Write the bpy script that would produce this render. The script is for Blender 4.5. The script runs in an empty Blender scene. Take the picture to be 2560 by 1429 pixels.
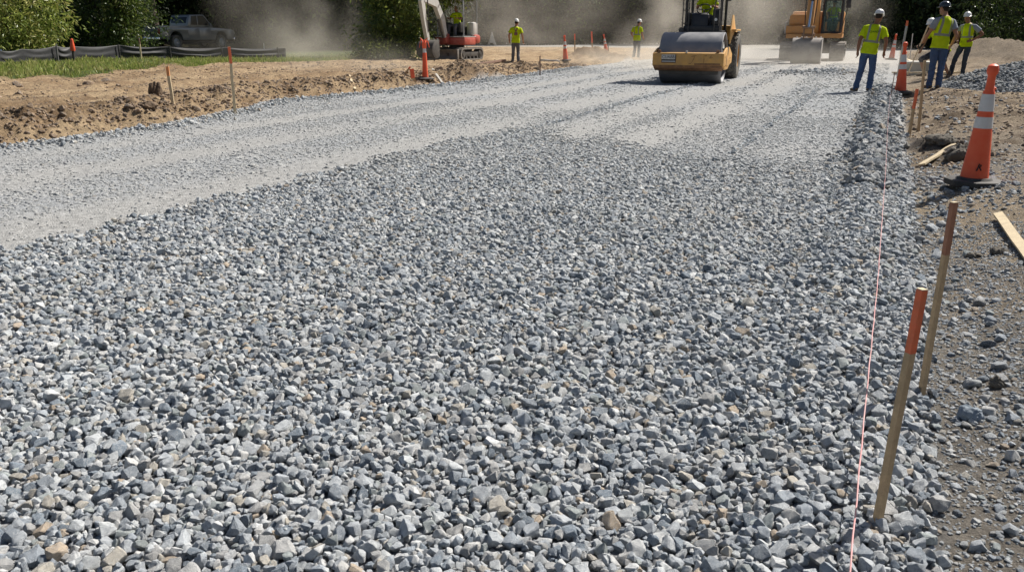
import bpy, bmesh, math, random
import numpy as np
from mathutils import Vector, Matrix, Euler, Quaternion
random.seed(7); rng = np.random.default_rng(11)
sc = bpy.context.scene
COL = sc.collection
R = math.radians
# ------------------------------------------------------------------ camera model (2560 x 1429 frame)
F, CX, CY, HC, HOR = 2050.0, 1280.0, 714.5, 1.42, 78.0
PITCH = math.atan((CY - HOR) / F); CP, SP = math.cos(PITCH), math.sin(PITCH)
def ray(px, py):
    x = (px - CX) / F; u = (CY - py) / F
    return x, CP + u * SP, u * CP - SP
def ground(px, py, z=0.0):
    a, b, c = ray(px, py); t = (z - HC) / c
    return Vector((a * t, b * t, z))
def at_y(px, py, Y):
    a, b, c = ray(px, py); t = Y / b
    return Vector((a * t, Y, HC + c * t))
_d = ray(2245, 78); AZ = math.atan2(_d[0], _d[1]); SA, CA = math.sin(AZ), math.cos(AZ)
OX, OY = ground(2125, 1429)[:2]
def to_uv(x, y):
    x = x - OX; y = y - OY
    return x * SA + y * CA, x * CA - y * SA
def to_xy(u, v):
    return OX + u * SA + v * CA, OY + u * CA - v * SA
# ------------------------------------------------------------------ numpy noise
def _hash(ix, iy, s):
    n = (ix.astype(np.int64) * 374761393 + iy.astype(np.int64) * 668265263 + s * 974634777) & 0x7fffffff
    n = ((n ^ (n >> 13)) * 1274126177) & 0x7fffffff
    return ((n ^ (n >> 16)) & 0xffff) / 65535.0
def vnoise(x, y, s=0):
    x = np.asarray(x, float); y = np.asarray(y, float)
    ix = np.floor(x); iy = np.floor(y); fx = x - ix; fy = y - iy
    fx = fx * fx * fx * (fx * (fx * 6 - 15) + 10); fy = fy * fy * fy * (fy * (fy * 6 - 15) + 10)
    a = _hash(ix, iy, s); b = _hash(ix + 1, iy, s); c = _hash(ix, iy + 1, s); d = _hash(ix + 1, iy + 1, s)
    return (a + (b - a) * fx) * (1 - fy) + (c + (d - c) * fx) * fy
def fbm(x, y, s=0, o=4, g=.5):
    t = 0; a = 1; n = 0
    for k in range(o):
        t = t + a * vnoise(x * 2 ** k + 17.3 * k, y * 2 ** k - 9.1 * k, s + k); n += a; a *= g
    return t / n * 2 - 1
def ridged(x, y, s=0, o=4):
    t = 0; a = 1; n = 0
    for k in range(o):
        t = t + a * (1 - np.abs(vnoise(x * 2 ** k + 3.3 * k, y * 2 ** k + 5.1 * k, s + k) * 2 - 1)); n += a; a *= .5
    return t / n
def sst(a, b, x):
    t = np.clip((x - a) / (b - a), 0, 1); return t * t * (3 - 2 * t)
# ------------------------------------------------------------------ tagging
def tag(o, label=None, cat=None, group=None, kind=None):
    if label: o['label'] = label
    if cat: o['category'] = cat
    if group: o['group'] = group
    if kind: o['kind'] = kind
    return o
def thing(name, label, cat, loc=(0, 0, 0), rz=0.0, group=None):
    o = bpy.data.objects.new(name, None); COL.objects.link(o)
    o.empty_display_size = .2; o.location = loc; o.rotation_euler = (0, 0, rz)
    return tag(o, label, cat, group)
def link(name, me, mat=None, parent=None):
    o = bpy.data.objects.new(name, me); COL.objects.link(o)
    if mat: me.materials.append(mat)
    if parent: o.parent = parent
    return o
KIDS = {}
def copy_tree(src, parent=None):
    c = src.copy(); COL.objects.link(c)
    if parent: c.parent = parent
    for ch in [x for x in bpy.data.objects if x.parent == src]:
        copy_tree(ch, c)
    return c
# ------------------------------------------------------------------ mesh from arrays
def mesh_np(name, V, Q, tri=False, smooth=True):
    me = bpy.data.meshes.new(name); k = 3 if tri else 4
    V = np.asarray(V, np.float32); Q = np.asarray(Q, np.int32)
    me.vertices.add(len(V)); me.vertices.foreach_set('co', V.ravel())
    me.loops.add(Q.size); me.loops.foreach_set('vertex_index', Q.ravel())
    me.polygons.add(len(Q)); me.polygons.foreach_set('loop_start', np.arange(0, Q.size, k, dtype=np.int32))
    me.polygons.foreach_set('loop_total', np.full(len(Q), k, np.int32))
    me.polygons.foreach_set('use_smooth', np.full(len(Q), smooth, bool))
    me.update(calc_edges=True)
    return me
def vcol(me, arr, name='Col'):
    a = me.attributes.new(name, 'FLOAT_COLOR', 'POINT')
    c = np.ones((len(me.vertices), 4), np.float32); c[:, :3] = arr
    a.data.foreach_set('color', c.ravel())
# ------------------------------------------------------------------ mesh builder
class MB:
    def __init__(s): s.bm = bmesh.new()
    def _merge(s, b, mtx=None):
        if mtx is not None: b.transform(mtx)
        me = bpy.data.meshes.new('t'); b.to_mesh(me); b.free(); s.bm.from_mesh(me); bpy.data.meshes.remove(me)
        return s
    def box(s, c, d, rot=(0, 0, 0), bev=.012):
        b = bmesh.new(); bmesh.ops.create_cube(b, size=1)
        bmesh.ops.scale(b, vec=d, verts=b.verts)
        w = min(bev, min(d) * .4)
        if w > 0: bmesh.ops.bevel(b, geom=b.edges[:], offset=w, segments=2, affect='EDGES', profile=.5)
        return s._merge(b, Matrix.Translation(c) @ Euler(rot).to_matrix().to_4x4())
    def prism(s, pts, plane, a, b_, bev=.01):
        """closed 2-D polygon pts, extruded from a to b_ along the axis the plane leaves out"""
        b = bmesh.new()
        def mk(p, w):
            return {'yz': (w, p[0], p[1]), 'xz': (p[0], w, p[1]), 'xy': (p[0], p[1], w)}[plane]
        f = b.faces.new([b.verts.new(mk(p, a)) for p in pts])
        r = bmesh.ops.extrude_face_region(b, geom=[f])
        off = Vector(mk((0, 0), b_)) - Vector(mk((0, 0), a))
        bmesh.ops.translate(b, vec=off, verts=[v for v in r['geom'] if isinstance(v, bmesh.types.BMVert)])
        bmesh.ops.recalc_face_normals(b, faces=b.faces[:])
        if bev > 0: bmesh.ops.bevel(b, geom=b.edges[:], offset=bev, segments=2, affect='EDGES', profile=.5, clamp_overlap=True)
        return s._merge(b)
    def cyl(s, p0, p1, r0, r1=None, seg=16, bev=0):
        p0 = Vector(p0); p1 = Vector(p1); d = p1 - p0; r1 = r0 if r1 is None else r1
        b = bmesh.new(); bmesh.ops.create_cone(b, cap_ends=True, segments=seg, radius1=r0, radius2=r1, depth=d.length)
        if bev > 0:
            bmesh.ops.bevel(b, geom=[e for e in b.edges if abs(e.verts[0].co.z - e.verts[1].co.z) < 1e-6], offset=bev, segments=2, affect='EDGES', profile=.5)
        q = Vector((0, 0, 1)).rotation_difference(d.normalized())
        return s._merge(b, Matrix.Translation((p0 + p1) / 2) @ q.to_matrix().to_4x4())
    def tube(s, path, r, seg=8):
        path = [Vector(p) for p in path]; n = len(path)
        rs = r if isinstance(r, (list, tuple)) else [r] * n
        b = s.bm; rings = []; up = None
        for i, p in enumerate(path):
            t = (path[min(i + 1, n - 1)] - path[max(i - 1, 0)]).normalized()
            if up is None: up = t.orthogonal().normalized()
            up = (up - t * up.dot(t)).normalized(); w = t.cross(up)
            rings.append([b.verts.new(p + float(rs[i]) * (math.cos(2 * math.pi * k / seg) * up + math.sin(2 * math.pi * k / seg) * w)) for k in range(seg)])
        for i in range(n - 1):
            for k in range(seg):
                b.faces.new((rings[i][k], rings[i][(k + 1) % seg], rings[i + 1][(k + 1) % seg], rings[i + 1][k]))
        b.faces.new(rings[0][::-1]); b.faces.new(rings[-1])
        return s
    def lathe(s, prof, mtx=None, seg=24, cap=True):
        b = bmesh.new(); rings = []
        for r, z in prof:
            rings.append([b.verts.new((r * math.cos(2 * math.pi * k / seg), r * math.sin(2 * math.pi * k / seg), z)) for k in range(seg)])
        for i in range(len(rings) - 1):
            for k in range(seg):
                b.faces.new((rings[i][k], rings[i][(k + 1) % seg], rings[i + 1][(k + 1) % seg], rings[i + 1][k]))
        if cap: b.faces.new(rings[0][::-1]); b.faces.new(rings[-1])
        bmesh.ops.recalc_face_normals(b, faces=b.faces[:])
        return s._merge(b, mtx)
    def loft(s, rings, cap=True):
        b = s.bm; vs = [[b.verts.new(p) for p in ring] for ring in rings]; n = len(vs[0])
        for i in range(len(vs) - 1):
            for k in range(n):
                b.faces.new((vs[i][k], vs[i][(k + 1) % n], vs[i + 1][(k + 1) % n], vs[i + 1][k]))
        if cap: b.faces.new(vs[0][::-1]); b.faces.new(vs[-1])
        return s
    def ball(s, c, r, seg=16):
        b = bmesh.new(); bmesh.ops.create_uvsphere(b, u_segments=seg, v_segments=seg // 2 + 2, radius=1)
        rr = r if isinstance(r, (tuple, list)) else (r, r, r)
        bmesh.ops.scale(b, vec=rr, verts=b.verts)
        return s._merge(b, Matrix.Translation(c))
    def mesh(s, name='m', angle=35):
        me = bpy.data.meshes.new(name); bmesh.ops.recalc_face_normals(s.bm, faces=s.bm.faces[:])
        s.bm.to_mesh(me); s.bm.free()
        me.polygons.foreach_set('use_smooth', np.ones(len(me.polygons), bool)); me.set_sharp_from_angle(angle=R(angle))
        return me
    def build(s, name, mat, parent=None, loc=None, rot=None, angle=35):
        o = link(name, s.mesh(name, angle), mat, parent)
        if loc: o.location = loc
        if rot: o.rotation_euler = rot
        return o
# ------------------------------------------------------------------ materials
def newmat(name):
    m = bpy.data.materials.new(name); m.use_nodes = True; nt = m.node_tree
    return m, nt, nt.nodes['Principled BSDF']
def nd(nt, t, **k):
    n = nt.nodes.new(t)
    for a, v in k.items():
        if a.startswith('i_'): n.inputs[a[2:].replace('_', ' ')].default_value = v
        else: setattr(n, a, v)
    return n
def ramp(nt, fac, stops):
    r = nt.nodes.new('ShaderNodeValToRGB'); e = r.color_ramp.elements
    while len(e) < len(stops): e.new(.5)
    for el, (p, c) in zip(e, stops):
        el.position = p; el.color = (*c, 1) if len(c) == 3 else c
    nt.links.new(fac, r.inputs['Fac']); return r.outputs['Color']
def mixc(nt, fac, a, b, mode='MIX'):
    m = nt.nodes.new('ShaderNodeMix'); m.data_type = 'RGBA'; m.blend_type = mode
    for sock, v in ((m.inputs[0], fac), (m.inputs[6], a), (m.inputs[7], b)):
        if hasattr(v, 'is_linked'): nt.links.new(v, sock)
        elif isinstance(v, (int, float)): sock.default_value = v
        else: sock.default_value = (*v, 1)
    return m.outputs[2]
def M(name, col, rough=.6, metal=0., var=.18, vs=6., dirt=None, da=.5, ds=3., bump=0., bs=60., spec=.5, coat=0.):
    m, nt, bs_ = newmat(name); L = nt.links.new
    tc = nd(nt, 'ShaderNodeTexCoord')
    n = nd(nt, 'ShaderNodeTexNoise', i_Scale=vs, i_Detail=6., i_Roughness=.6); L(tc.outputs['Object'], n.inputs['Vector'])
    c = ramp(nt, n.outputs['Fac'], [(.25, tuple(x * (1 - var) for x in col)), (.75, tuple(min(1, x * (1 + var)) for x in col))])
    rr = rough
    if dirt:
        n2 = nd(nt, 'ShaderNodeTexNoise', i_Scale=ds, i_Detail=8., i_Roughness=.7); L(tc.outputs['Object'], n2.inputs['Vector'])
        f = ramp(nt, n2.outputs['Fac'], [(.5 - .25 * da - .08, (0, 0, 0)), (.78, (min(1, da * 1.3),) * 3)])
        c = mixc(nt, f, c, dirt)
        r2 = nd(nt, 'ShaderNodeMapRange'); L(f, r2.inputs[0]); r2.inputs[3].default_value = rough; r2.inputs[4].default_value = .92
        L(r2.outputs[0], bs_.inputs['Roughness'])
    else: bs_.inputs['Roughness'].default_value = rr
    L(c, bs_.inputs['Base Color']); bs_.inputs['Metallic'].default_value = metal
    bs_.inputs['Specular IOR Level'].default_value = spec; bs_.inputs['Coat Weight'].default_value = coat
    if bump:
        n3 = nd(nt, 'ShaderNodeTexNoise', i_Scale=bs, i_Detail=4.); L(tc.outputs['Object'], n3.inputs['Vector'])
        b = nd(nt, 'ShaderNodeBump', i_Strength=bump, i_Distance=.02); L(n3.outputs['Fac'], b.inputs['Height']); L(b.outputs['Normal'], bs_.inputs['Normal'])
    return m
DUST = (.42, .37, .30)
# ------------------------------------------------------------------ terrain
_LE = np.array([(0, 372), (196, 350), (420, 316), (585, 283), (686, 258), (840, 243), (924, 235), (1200, 205), (1347, 184), (1425, 172), (1533, 160)], float)
_le = np.array([to_uv(*ground(*p)[:2]) for p in _LE])
LE_U = np.concatenate([[-10, 3.], _le[:, 0], [45, 300]]); LE_V = np.concatenate([[-10.2, -10.25], _le[:, 1], [-11.6, -11.6]])
def vleft(u): return np.interp(u, LE_U, LE_V) + .10 * fbm(u * 1.1, u * 0 + 3, 5, 3)
_GE = [(-400, 214), (0, 204), (190, 196), (300, 181), (350, 164), (470, 171), (600, 160), (850, 150), (935, 144), (1010, 120)]
_ge = np.array([ground(px, py, .36)[:2] for px, py in _GE])
def grass_w(x, y):
    e = np.interp(x, _ge[:, 0], _ge[:, 1], left=15, right=999)
    e = np.where(x > _ge[-1, 0] - .05, 999, e)
    d = y - e + .5 * fbm(x * .9, y * .9, 41, 4) + .25 * fbm(x * 4, y * 4, 47, 2)
    return sst(-.25, .35, d)
BUMPS = []   # (x, y, radius, height, rough)
def bump_px(px, py, z, r, h, rough=.35): g = ground(px, py, z); BUMPS.append((g.x, g.y, r, h, rough))
bump_px(350, 172, .36, .75, .22); bump_px(400, 262, .30, .45, .10); bump_px(540, 272, .25, .6, .12)
bump_px(690, 225, .3, .8, .10); bump_px(1190, 186, .2, .9, .30, .6); bump_px(1250, 182, .2, .7, .22, .6)
bump_px(1330, 172, .15, .8, .18, .5); bump_px(1478, 140, .2, 1.3, .62, .4); bump_px(1545, 150, .1, 1.2, .3, .4); bump_px(1440, 150, .1, 1.1, .22, .5)
bump_px(1065, 192, .3, .7, .14, .3)
bump_px(2470, 150, .3, 3.2, 1.0, .22); bump_px(2390, 145, .3, 2.2, .6, .3); bump_px(2560, 148, .3, 2.6, .75, .28); bump_px(2650, 150, .3, 3., .9, .25)
bump_px(2345, 362, .03, .42, .17, .6); bump_px(2290, 350, .0, .25, .08, .6); bump_px(2405, 385, .03, .26, .18, .7)
bump_px(2330, 262, .1, .6, .08, 1.0); bump_px(2480, 285, .12, .9, .10, 1.0); bump_px(2560, 300, .12, .6, .10, 1.0)
def terrain(x, y, want_col=True):
    x = np.asarray(x, float); y = np.asarray(y, float)
    u, v = to_uv(x, y); vl = vleft(u)
    jag = .05 * fbm(x * 5, y * 5, 9, 3)
    road = sst(-.06, .06, v - vl + jag) * (1 - sst(.12, .3, v + jag))
    # road bed ----------------------------------------------------
    far = sst(60, 75, u)
    zr = .012 * fbm(x * .7, y * .7, 1, 3)
    coarse = sst(-5.55, -4.85, v + .22 * fbm(u * .8, v * .8, 3, 3) + .16 * fbm(u * 4, v * 4, 4, 2)) * (1 - sst(7.2, 9.2, u + .5 * fbm(u * .8, v * 1.2, 13, 3) + 1.3 * sst(-3.8, -2.0, v) * (1 - sst(-.75, -.35, v)) - 1.0 * (1 - sst(-4.9, -4.0, v))))
    ridge = np.exp(-((v + .17 + .05 * fbm(u * .9, u * 0, 21, 3)) / .20) ** 2) * (.35 + .65 * sst(2, 6, u)) * (1 - sst(19, 24, u))
    windrow = np.exp(-((v - vl - .22) / .22) ** 2)
    trk = np.zeros_like(u)
    for tv, w in ((-5.8, .55), (-7.75, .50), (-9.2, .40), (-4.2, .50), (-3.0, .50)):
        g = np.exp(-((v - tv - .12 * np.sin(u * .23 + tv)) / w) ** 4)
        trk = np.maximum(trk, g * (1 - .35 * sst(.0, .5, fbm(u * .35, v * 1.2 + tv, 31, 3))))
    trk = trk * (1 - coarse) * (1 - ridge)
    # the heaped bed in front of the excavator
    gb = ground(2005, 187, 0); ub, vb = to_uv(gb.x, gb.y)
    heap = np.exp(-((u - ub - .6) / .9) ** 2) * sst(-4.3, -3.2, v) * (1 - sst(-.9, -.3, v))
    zr = zr - .035 * coarse + .10 * ridge + .05 * windrow - .012 * trk + .14 * heap * (.8 + .5 * fbm(x * 1.3, y * 1.3, 77, 3))
    zr = zr + .006 * fbm(x * 9, y * 9, 63, 3) * (1 - coarse)
    # right shoulder ----------------------------------------------
    zs = -.06 + .12 * sst(.3, 1.1, v) + .03 * sst(9, 17, u) * sst(.4, 1.6, v) + .04 * sst(16, 24, u) * sst(.6, 2., v)
    rug = sst(6.5, 9.5, u)
    zs = zs + (.012 + .03 * rug) * fbm(x * 2.2, y * 2.2, 51, 5) + .09 * rug * (ridged(x * .9 + y * .3, y * 2.0, 55, 4) - .6) + .008 * fbm(x * 11, y * 11, 58, 3) + .004 * fbm(x * 30, y * 30, 59, 2)
    # left bank ---------------------------------------------------
    b = vl - v
    plat = .34 + .06 * sst(3, 9, b) - .27 * sst(17, 34, u)
    zl = plat * sst(-.05, .95, b + .22 * fbm(x * 1.6, y * 1.6, 61, 4) + .1 * fbm(x * 6, y * 6, 62, 3))
    lump = ridged(x * 1.5 + .4 * y, y * 2.2, 65, 5)
    face = np.exp(-((b - .65) / .5) ** 2)
    zl = zl + face * (.22 * (lump - .55) + .14 * (ridged(x * 3.1, y * 4.3, 68, 4) - .6) + .05 * fbm(x * 7, y * 7, 67, 4))
    ruts = np.sin((b + .35 * fbm(u * .25, b * .4, 71, 3)) * 3.1)
    zl = zl + sst(.9, 1.6, b) * (.034 * ruts + .09 * (ridged(u * .45, b * 1.8, 76, 5) - .6) + .035 * fbm(x * 1.5, y * 1.5, 73, 5) + .03 * fbm(u * 1.1, b * 7, 74, 4) + .016 * fbm(x * 9, y * 9, 75, 4) + .02 * (ridged(x * 4, y * 6, 78, 3) - .6))
    for rb, ph in ((1.9, 0), (3.6, 1), (5.1, 2), (6.6, .5)):
        cb = b - rb - .35 * fbm(u * .16, 0 * u + ph, 91, 2)
        tr_ = np.exp(-(cb / .24) ** 4)
        zl = zl - tr_ * (.06 + .018 * np.sign(np.sin(u * 21 + 4 * np.abs(cb)))) * sst(-.4, .2, fbm(u * .2, ph + 0 * u, 93, 2)) + .04 * np.exp(-((np.abs(cb) - .34) / .10) ** 2)
    left = (v < (vl + OX * 0 - 3)) | (b > 0)
    off = np.where(b > 0, zl, np.where(v > 0, zs, 0))
    z = road * zr + (1 - road) * off
    bm = np.zeros_like(x)
    for bx, by, r, h, rg in BUMPS:
        q = ((x - bx) ** 2 + (y - by) ** 2) / r ** 2
        g = np.exp(-q * 1.3) * h * (1 + rg * 1.6 * (ridged(x * 1.2 / max(.3, r) + bx, y * 1.2 / max(.3, r), 81, 4) - .6) + rg * .8 * (ridged(x * 3.4 / max(.3, r), y * 3.4 / max(.3, r), 83, 4) - .6) + rg * .5 * fbm(x * 5, y * 5, 82, 3))
        bm = np.maximum(bm, g * (q < 6))
    z = z + bm * (1 - road * .9)
    z = z * (1 - far) + far * 0.02 + 26 * sst(108, 190, y) + .55 * sst(42, 66, y) * (1 - sst(-30, -8, x))
    if not want_col: return z
    # colour by zone, with shade painted into hollows, ridge and tree ground ----------------------------
    c = np.zeros(x.shape + (3,))
    def put(w, col): c[...] = c * (1 - w[..., None]) + w[..., None] * np.array(col)
    n1 = fbm(x * .8, y * .8, 101, 5); n2 = fbm(x * 3.1, y * 3.1, 103, 4); n3 = fbm(u * .5, v * 4, 105, 4)
    one = np.ones_like(x)
    put(one, (.41, .295, .18))
    put(sst(-.1, .5, n3) * .75, (.50, .375, .235)); put(sst(.05, .6, n1) * .6, (.27, .18, .10)); put(sst(.1, .6, n2) * .5, (.24, .155, .085))
    put(face * (b > 0) * .6 * sst(-.2, .45, n2), (.235, .155, .09)); put((b > 0) * sst(.58, .75, 1 - lump) * .5, (.19, .125, .075))  # second tone paints crevice shade into the hollows of the bank
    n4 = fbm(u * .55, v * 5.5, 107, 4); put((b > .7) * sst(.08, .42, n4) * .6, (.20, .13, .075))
    put(sst(.08, .3, bm) * (b > 0) * .7, (.20, .135, .085))
    sh = (v > 0) * 1.
    put(sh, (.355, .285, .205)); put(sh * sst(-.15, .35, n1) * .7, (.27, .24, .205)); put(sh * sst(.0, .5, n2) * .65, (.42, .34, .235))
    dark = sh * (1 - sst(.45, .95, v + .35 * n1 - .15 * (u < 2.6))) * (1 - sst(2.2, 3.2, u + .6 * n2)) * .85
    put(dark, (.25, .228, .20))
    put(sh * sst(10, 13, u + 2 * n1) * .55, (.31, .23, .145)); put(sh * rug * sst(-.05, .35, n2) * .8, (.13, .095, .065))
    put(sh * np.clip(bm / .08, 0, 1) * (u < 12) * .85, (.105, .09, .08))
    put(sh * (u > 24) * sst(.15, .5, bm) * .7, (.20, .165, .125))
    put(road, (.285, .295, .305)); put(road * sst(-.2, .5, n1) * .5, (.36, .355, .345))
    put(road * coarse * .85, (.22, .225, .235)); put(road * trk * .85, (.325, .322, .312))
    put(road * np.clip(ridge, 0, 1) * .8, (.17, .175, .19)); put(road * heap * .9, (.22, .23, .245)); put(road * windrow * .7, (.27, .28, .29))  # ridge tone darkened to paint in its shadow side
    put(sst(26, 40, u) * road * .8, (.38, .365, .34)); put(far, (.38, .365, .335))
    gw = grass_w(x, y) * (b > 1.5)
    put(gw, (.085, .115, .035))
    put(sst(100, 112, y), (.035, .04, .02)); put(sst(50, 58, y) * (1 - sst(-13, -8, x)), (.06, .055, .03))  # last tone paints tree shade onto the ground beyond the fence
    return z, c, road, coarse, trk, ridge, windrow, heap, gw
# fan shaped sheet: fine near the camera, coarse towards the horizon
NR, NC = 1000, 820
rr = .75 * (300 / .75) ** (np.linspace(0, 1, NR)); tt = np.linspace(-1, 1, NC); tt = .92 * tt + .25 * tt ** 3
Y = (rr - 1.1)[:, None] + 0 * tt[None]; X = (rr + 1.2)[:, None] * tt[None] * .95 + .12 * (rr)[:, None]
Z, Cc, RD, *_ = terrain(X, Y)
V = np.stack([X, Y, Z], -1).reshape(-1, 3); idx = np.arange(NR * NC).reshape(NR, NC)
Qd = np.stack([idx[:-1, :-1], idx[:-1, 1:], idx[1:, 1:], idx[1:, :-1]], -1).reshape(-1, 4)
rdq = RD.reshape(-1)[Qd].mean(1) > .5
def soil_mat(name, gravel):
    m, nt, b = newmat(name); L = nt.links.new
    at = nd(nt, 'ShaderNodeAttribute', attribute_name='Col'); tc = nd(nt, 'ShaderNodeTexCoord')
    n1 = nd(nt, 'ShaderNodeTexNoise', i_Scale=14., i_Detail=8., i_Roughness=.7); L(tc.outputs['Object'], n1.inputs['Vector'])
    n2 = nd(nt, 'ShaderNodeTexNoise', i_Scale=90., i_Detail=5., i_Roughness=.7); L(tc.outputs['Object'], n2.inputs['Vector'])
    c = mixc(nt, 1., at.outputs['Color'], ramp(nt, n1.outputs['Fac'], [(.3, (.62,) * 3), (.7, (1.32,) * 3)]), 'MULTIPLY')
    c = mixc(nt, 1., c, ramp(nt, n2.outputs['Fac'], [(.3, (.72,) * 3), (.7, (1.25,) * 3)]), 'MULTIPLY')
    if gravel:
        vo = nd(nt, 'ShaderNodeTexVoronoi', i_Scale=42., i_Randomness=1.); L(tc.outputs['Object'], vo.inputs['Vector'])
        hs = nd(nt, 'ShaderNodeSeparateColor'); L(vo.outputs['Color'], hs.inputs[0])
        c = mixc(nt, .55, c, ramp(nt, hs.outputs[0], [(0, (.74,) * 3), (1, (1.2,) * 3)]), 'MULTIPLY')
        vd = nd(nt, 'ShaderNodeTexVoronoi', feature='DISTANCE_TO_EDGE', i_Scale=42.); L(tc.outputs['Object'], vd.inputs['Vector'])
        hgt = nd(nt, 'ShaderNodeMapRange'); L(vd.outputs['Distance'], hgt.inputs[0]); hgt.inputs[2].default_value = .25
        bp = nd(nt, 'ShaderNodeBump', i_Strength=.45, i_Distance=.010); L(hgt.outputs[0], bp.inputs['Height'])
    else:
        n3 = nd(nt, 'ShaderNodeTexNoise', i_Scale=38., i_Detail=7., i_Roughness=.75); L(tc.outputs['Object'], n3.inputs['Vector'])
        bp = nd(nt, 'ShaderNodeBump', i_Strength=1., i_Distance=.07); L(n3.outputs['Fac'], bp.inputs['Height'])
    bp2 = nd(nt, 'ShaderNodeBump', i_Strength=.5, i_Distance=.006); L(n2.outputs['Fac'], bp2.inputs['Height']); L(bp.outputs['Normal'], bp2.inputs['Normal'])
    L(bp2.outputs['Normal'], b.inputs['Normal']); L(c, b.inputs['Base Color']); b.inputs['Roughness'].default_value = .95; b.inputs['Specular IOR Level'].default_value = .2
    return m
def sub_sheet(name, sel, mat):
    q = Qd[sel]; used = np.unique(q); mp = np.full(len(V), -1); mp[used] = np.arange(len(used))
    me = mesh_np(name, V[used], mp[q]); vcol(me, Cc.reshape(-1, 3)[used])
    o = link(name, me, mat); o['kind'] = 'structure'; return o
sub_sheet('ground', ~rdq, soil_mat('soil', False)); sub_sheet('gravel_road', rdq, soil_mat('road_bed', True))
ZX, ZY = np.arange(-32, 42, .14), np.arange(5, 74, .14); ZG = terrain(*np.meshgrid(ZX, ZY), False)
def zt(x, y):
    i = (x - ZX[0]) / .14; j = (y - ZY[0]) / .14
    if 0 <= i < len(ZX) - 1 and 0 <= j < len(ZY) - 1:
        a, b = int(i), int(j); f, g = i - a, j - b
        return float((ZG[b, a] * (1 - f) + ZG[b, a + 1] * f) * (1 - g) + (ZG[b + 1, a] * (1 - f) + ZG[b + 1, a + 1] * f) * g)
    return float(terrain(np.array([x]), np.array([y]), False)[0])
def on_ground(px, py, guess=.0):
    z = guess
    for _ in range(8):
        g = ground(px, py, z); z = .5 * z + .5 * zt(g.x, g.y)
    g.z = zt(g.x, g.y); return g
# ------------------------------------------------------------------ crushed stone
def stone_mesh(i, fine):
    r = np.random.default_rng(100 + i)
    bm = bmesh.new(); n = r.integers(14, 24)
    ax = np.array([1, r.uniform(.66, .97), r.uniform(.46, .80)])
    p = r.normal(size=(n, 3)); p /= np.linalg.norm(p, axis=1)[:, None]; p *= r.uniform(.8, 1.1, (n, 1))
    p = np.sign(p) * np.abs(p) ** .62
    for q in p * ax * .5: bm.verts.new(q)
    h = bmesh.ops.convex_hull(bm, input=bm.verts[:])
    bmesh.ops.delete(bm, geom=[v for v in bm.verts if not v.link_faces], context='VERTS')
    bmesh.ops.dissolve_limit(bm, angle_limit=R(14), verts=bm.verts[:], edges=bm.edges[:])
    bmesh.ops.bevel(bm, geom=bm.edges[:], offset=.042, segments=2 if fine else 1, affect='EDGES', profile=.6, clamp_overlap=True)
    if fine:
        bmesh.ops.triangulate(bm, faces=[f for f in bm.faces if len(f.verts) > 4])
        bmesh.ops.subdivide_edges(bm, edges=[e for e in bm.edges if e.calc_length() > .16], cuts=2, use_grid_fill=True)
        co = np.array([v.co for v in bm.verts]); nx = fbm(co[:, 0] * 6 + i, co[:, 1] * 6 + co[:, 2] * 4, i, 4)
        for v, d in zip(bm.verts, nx): v.co += v.normal * float(d) * .05
    me = bpy.data.meshes.new('stone'); bm.to_mesh(me); bm.free()
    me.polygons.foreach_set('use_smooth', np.ones(len(me.polygons), bool)); me.set_sharp_from_angle(angle=R(27))
    co = np.empty(len(me.vertices) * 3, np.float32); me.vertices.foreach_get('co', co); co = co.reshape(-1, 3)
    co -= (co.max(0) + co.min(0)) / 2; co /= (co.max(0) - co.min(0)).max(); me.vertices.foreach_set('co', co.ravel()); me.update()
    return me, (co.max(0) - co.min(0))
m, nt, b = newmat('crushed_stone'); L = nt.links.new
at = nd(nt, 'ShaderNodeAttribute', attribute_name='scol', attribute_type='INSTANCER'); tc = nd(nt, 'ShaderNodeTexCoord')
oi = nd(nt, 'ShaderNodeObjectInfo'); ad = nd(nt, 'ShaderNodeVectorMath', operation='ADD'); L(tc.outputs['Object'], ad.inputs[0])
mu = nd(nt, 'ShaderNodeMath', operation='MULTIPLY'); L(oi.outputs['Random'], mu.inputs[0]); mu.inputs[1].default_value = 40.; L(mu.outputs[0], ad.inputs[1])
n1 = nd(nt, 'ShaderNodeTexNoise', i_Scale=2.6, i_Detail=7., i_Roughness=.65, i_Distortion=.6); L(ad.outputs[0], n1.inputs['Vector'])
c = mixc(nt, 1., at.outputs['Color'], ramp(nt, n1.outputs['Fac'], [(.28, (.62, .63, .66)), (.5, (1, 1, 1)), (.72, (1.35, 1.33, 1.3))]), 'MULTIPLY')
n2 = nd(nt, 'ShaderNodeTexNoise', i_Scale=3.5, i_Detail=3., i_Distortion=1.5); L(ad.outputs[0], n2.inputs['Vector'])
c = mixc(nt, ramp(nt, n2.outputs['Fac'], [(.47, (0,) * 3), (.5, (.55,) * 3), (.53, (0,) * 3)]), c, (.62, .62, .61))
n3 = nd(nt, 'ShaderNodeTexNoise', i_Scale=16., i_Detail=6., i_Roughness=.7); L(ad.outputs[0], n3.inputs['Vector'])
bp = nd(nt, 'ShaderNodeBump', i_Strength=.55, i_Distance=.12); L(n3.outputs['Fac'], bp.inputs['Height']); L(bp.outputs['Normal'], b.inputs['Normal'])
L(c, b.inputs['Base Color']); b.inputs['Roughness'].default_value = .82; b.inputs['Specular IOR Level'].default_value = .35
STONE = m
def stone_set(name, n, fine, base):
    c = bpy.data.collections.new(name); dims = []
    for i in range(n):
        me, d = stone_mesh(base + i, fine); me.materials.append(STONE)
        o = bpy.data.objects.new('%s_%02d' % (name, i), me); c.objects.link(o); dims.append(d)
    return c, np.array(dims)
BIGSET, BIGD = stone_set('stone', 28, True, 0)
SMALLSET, SMALLD = stone_set('pebble', 14, False, 60)
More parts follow.
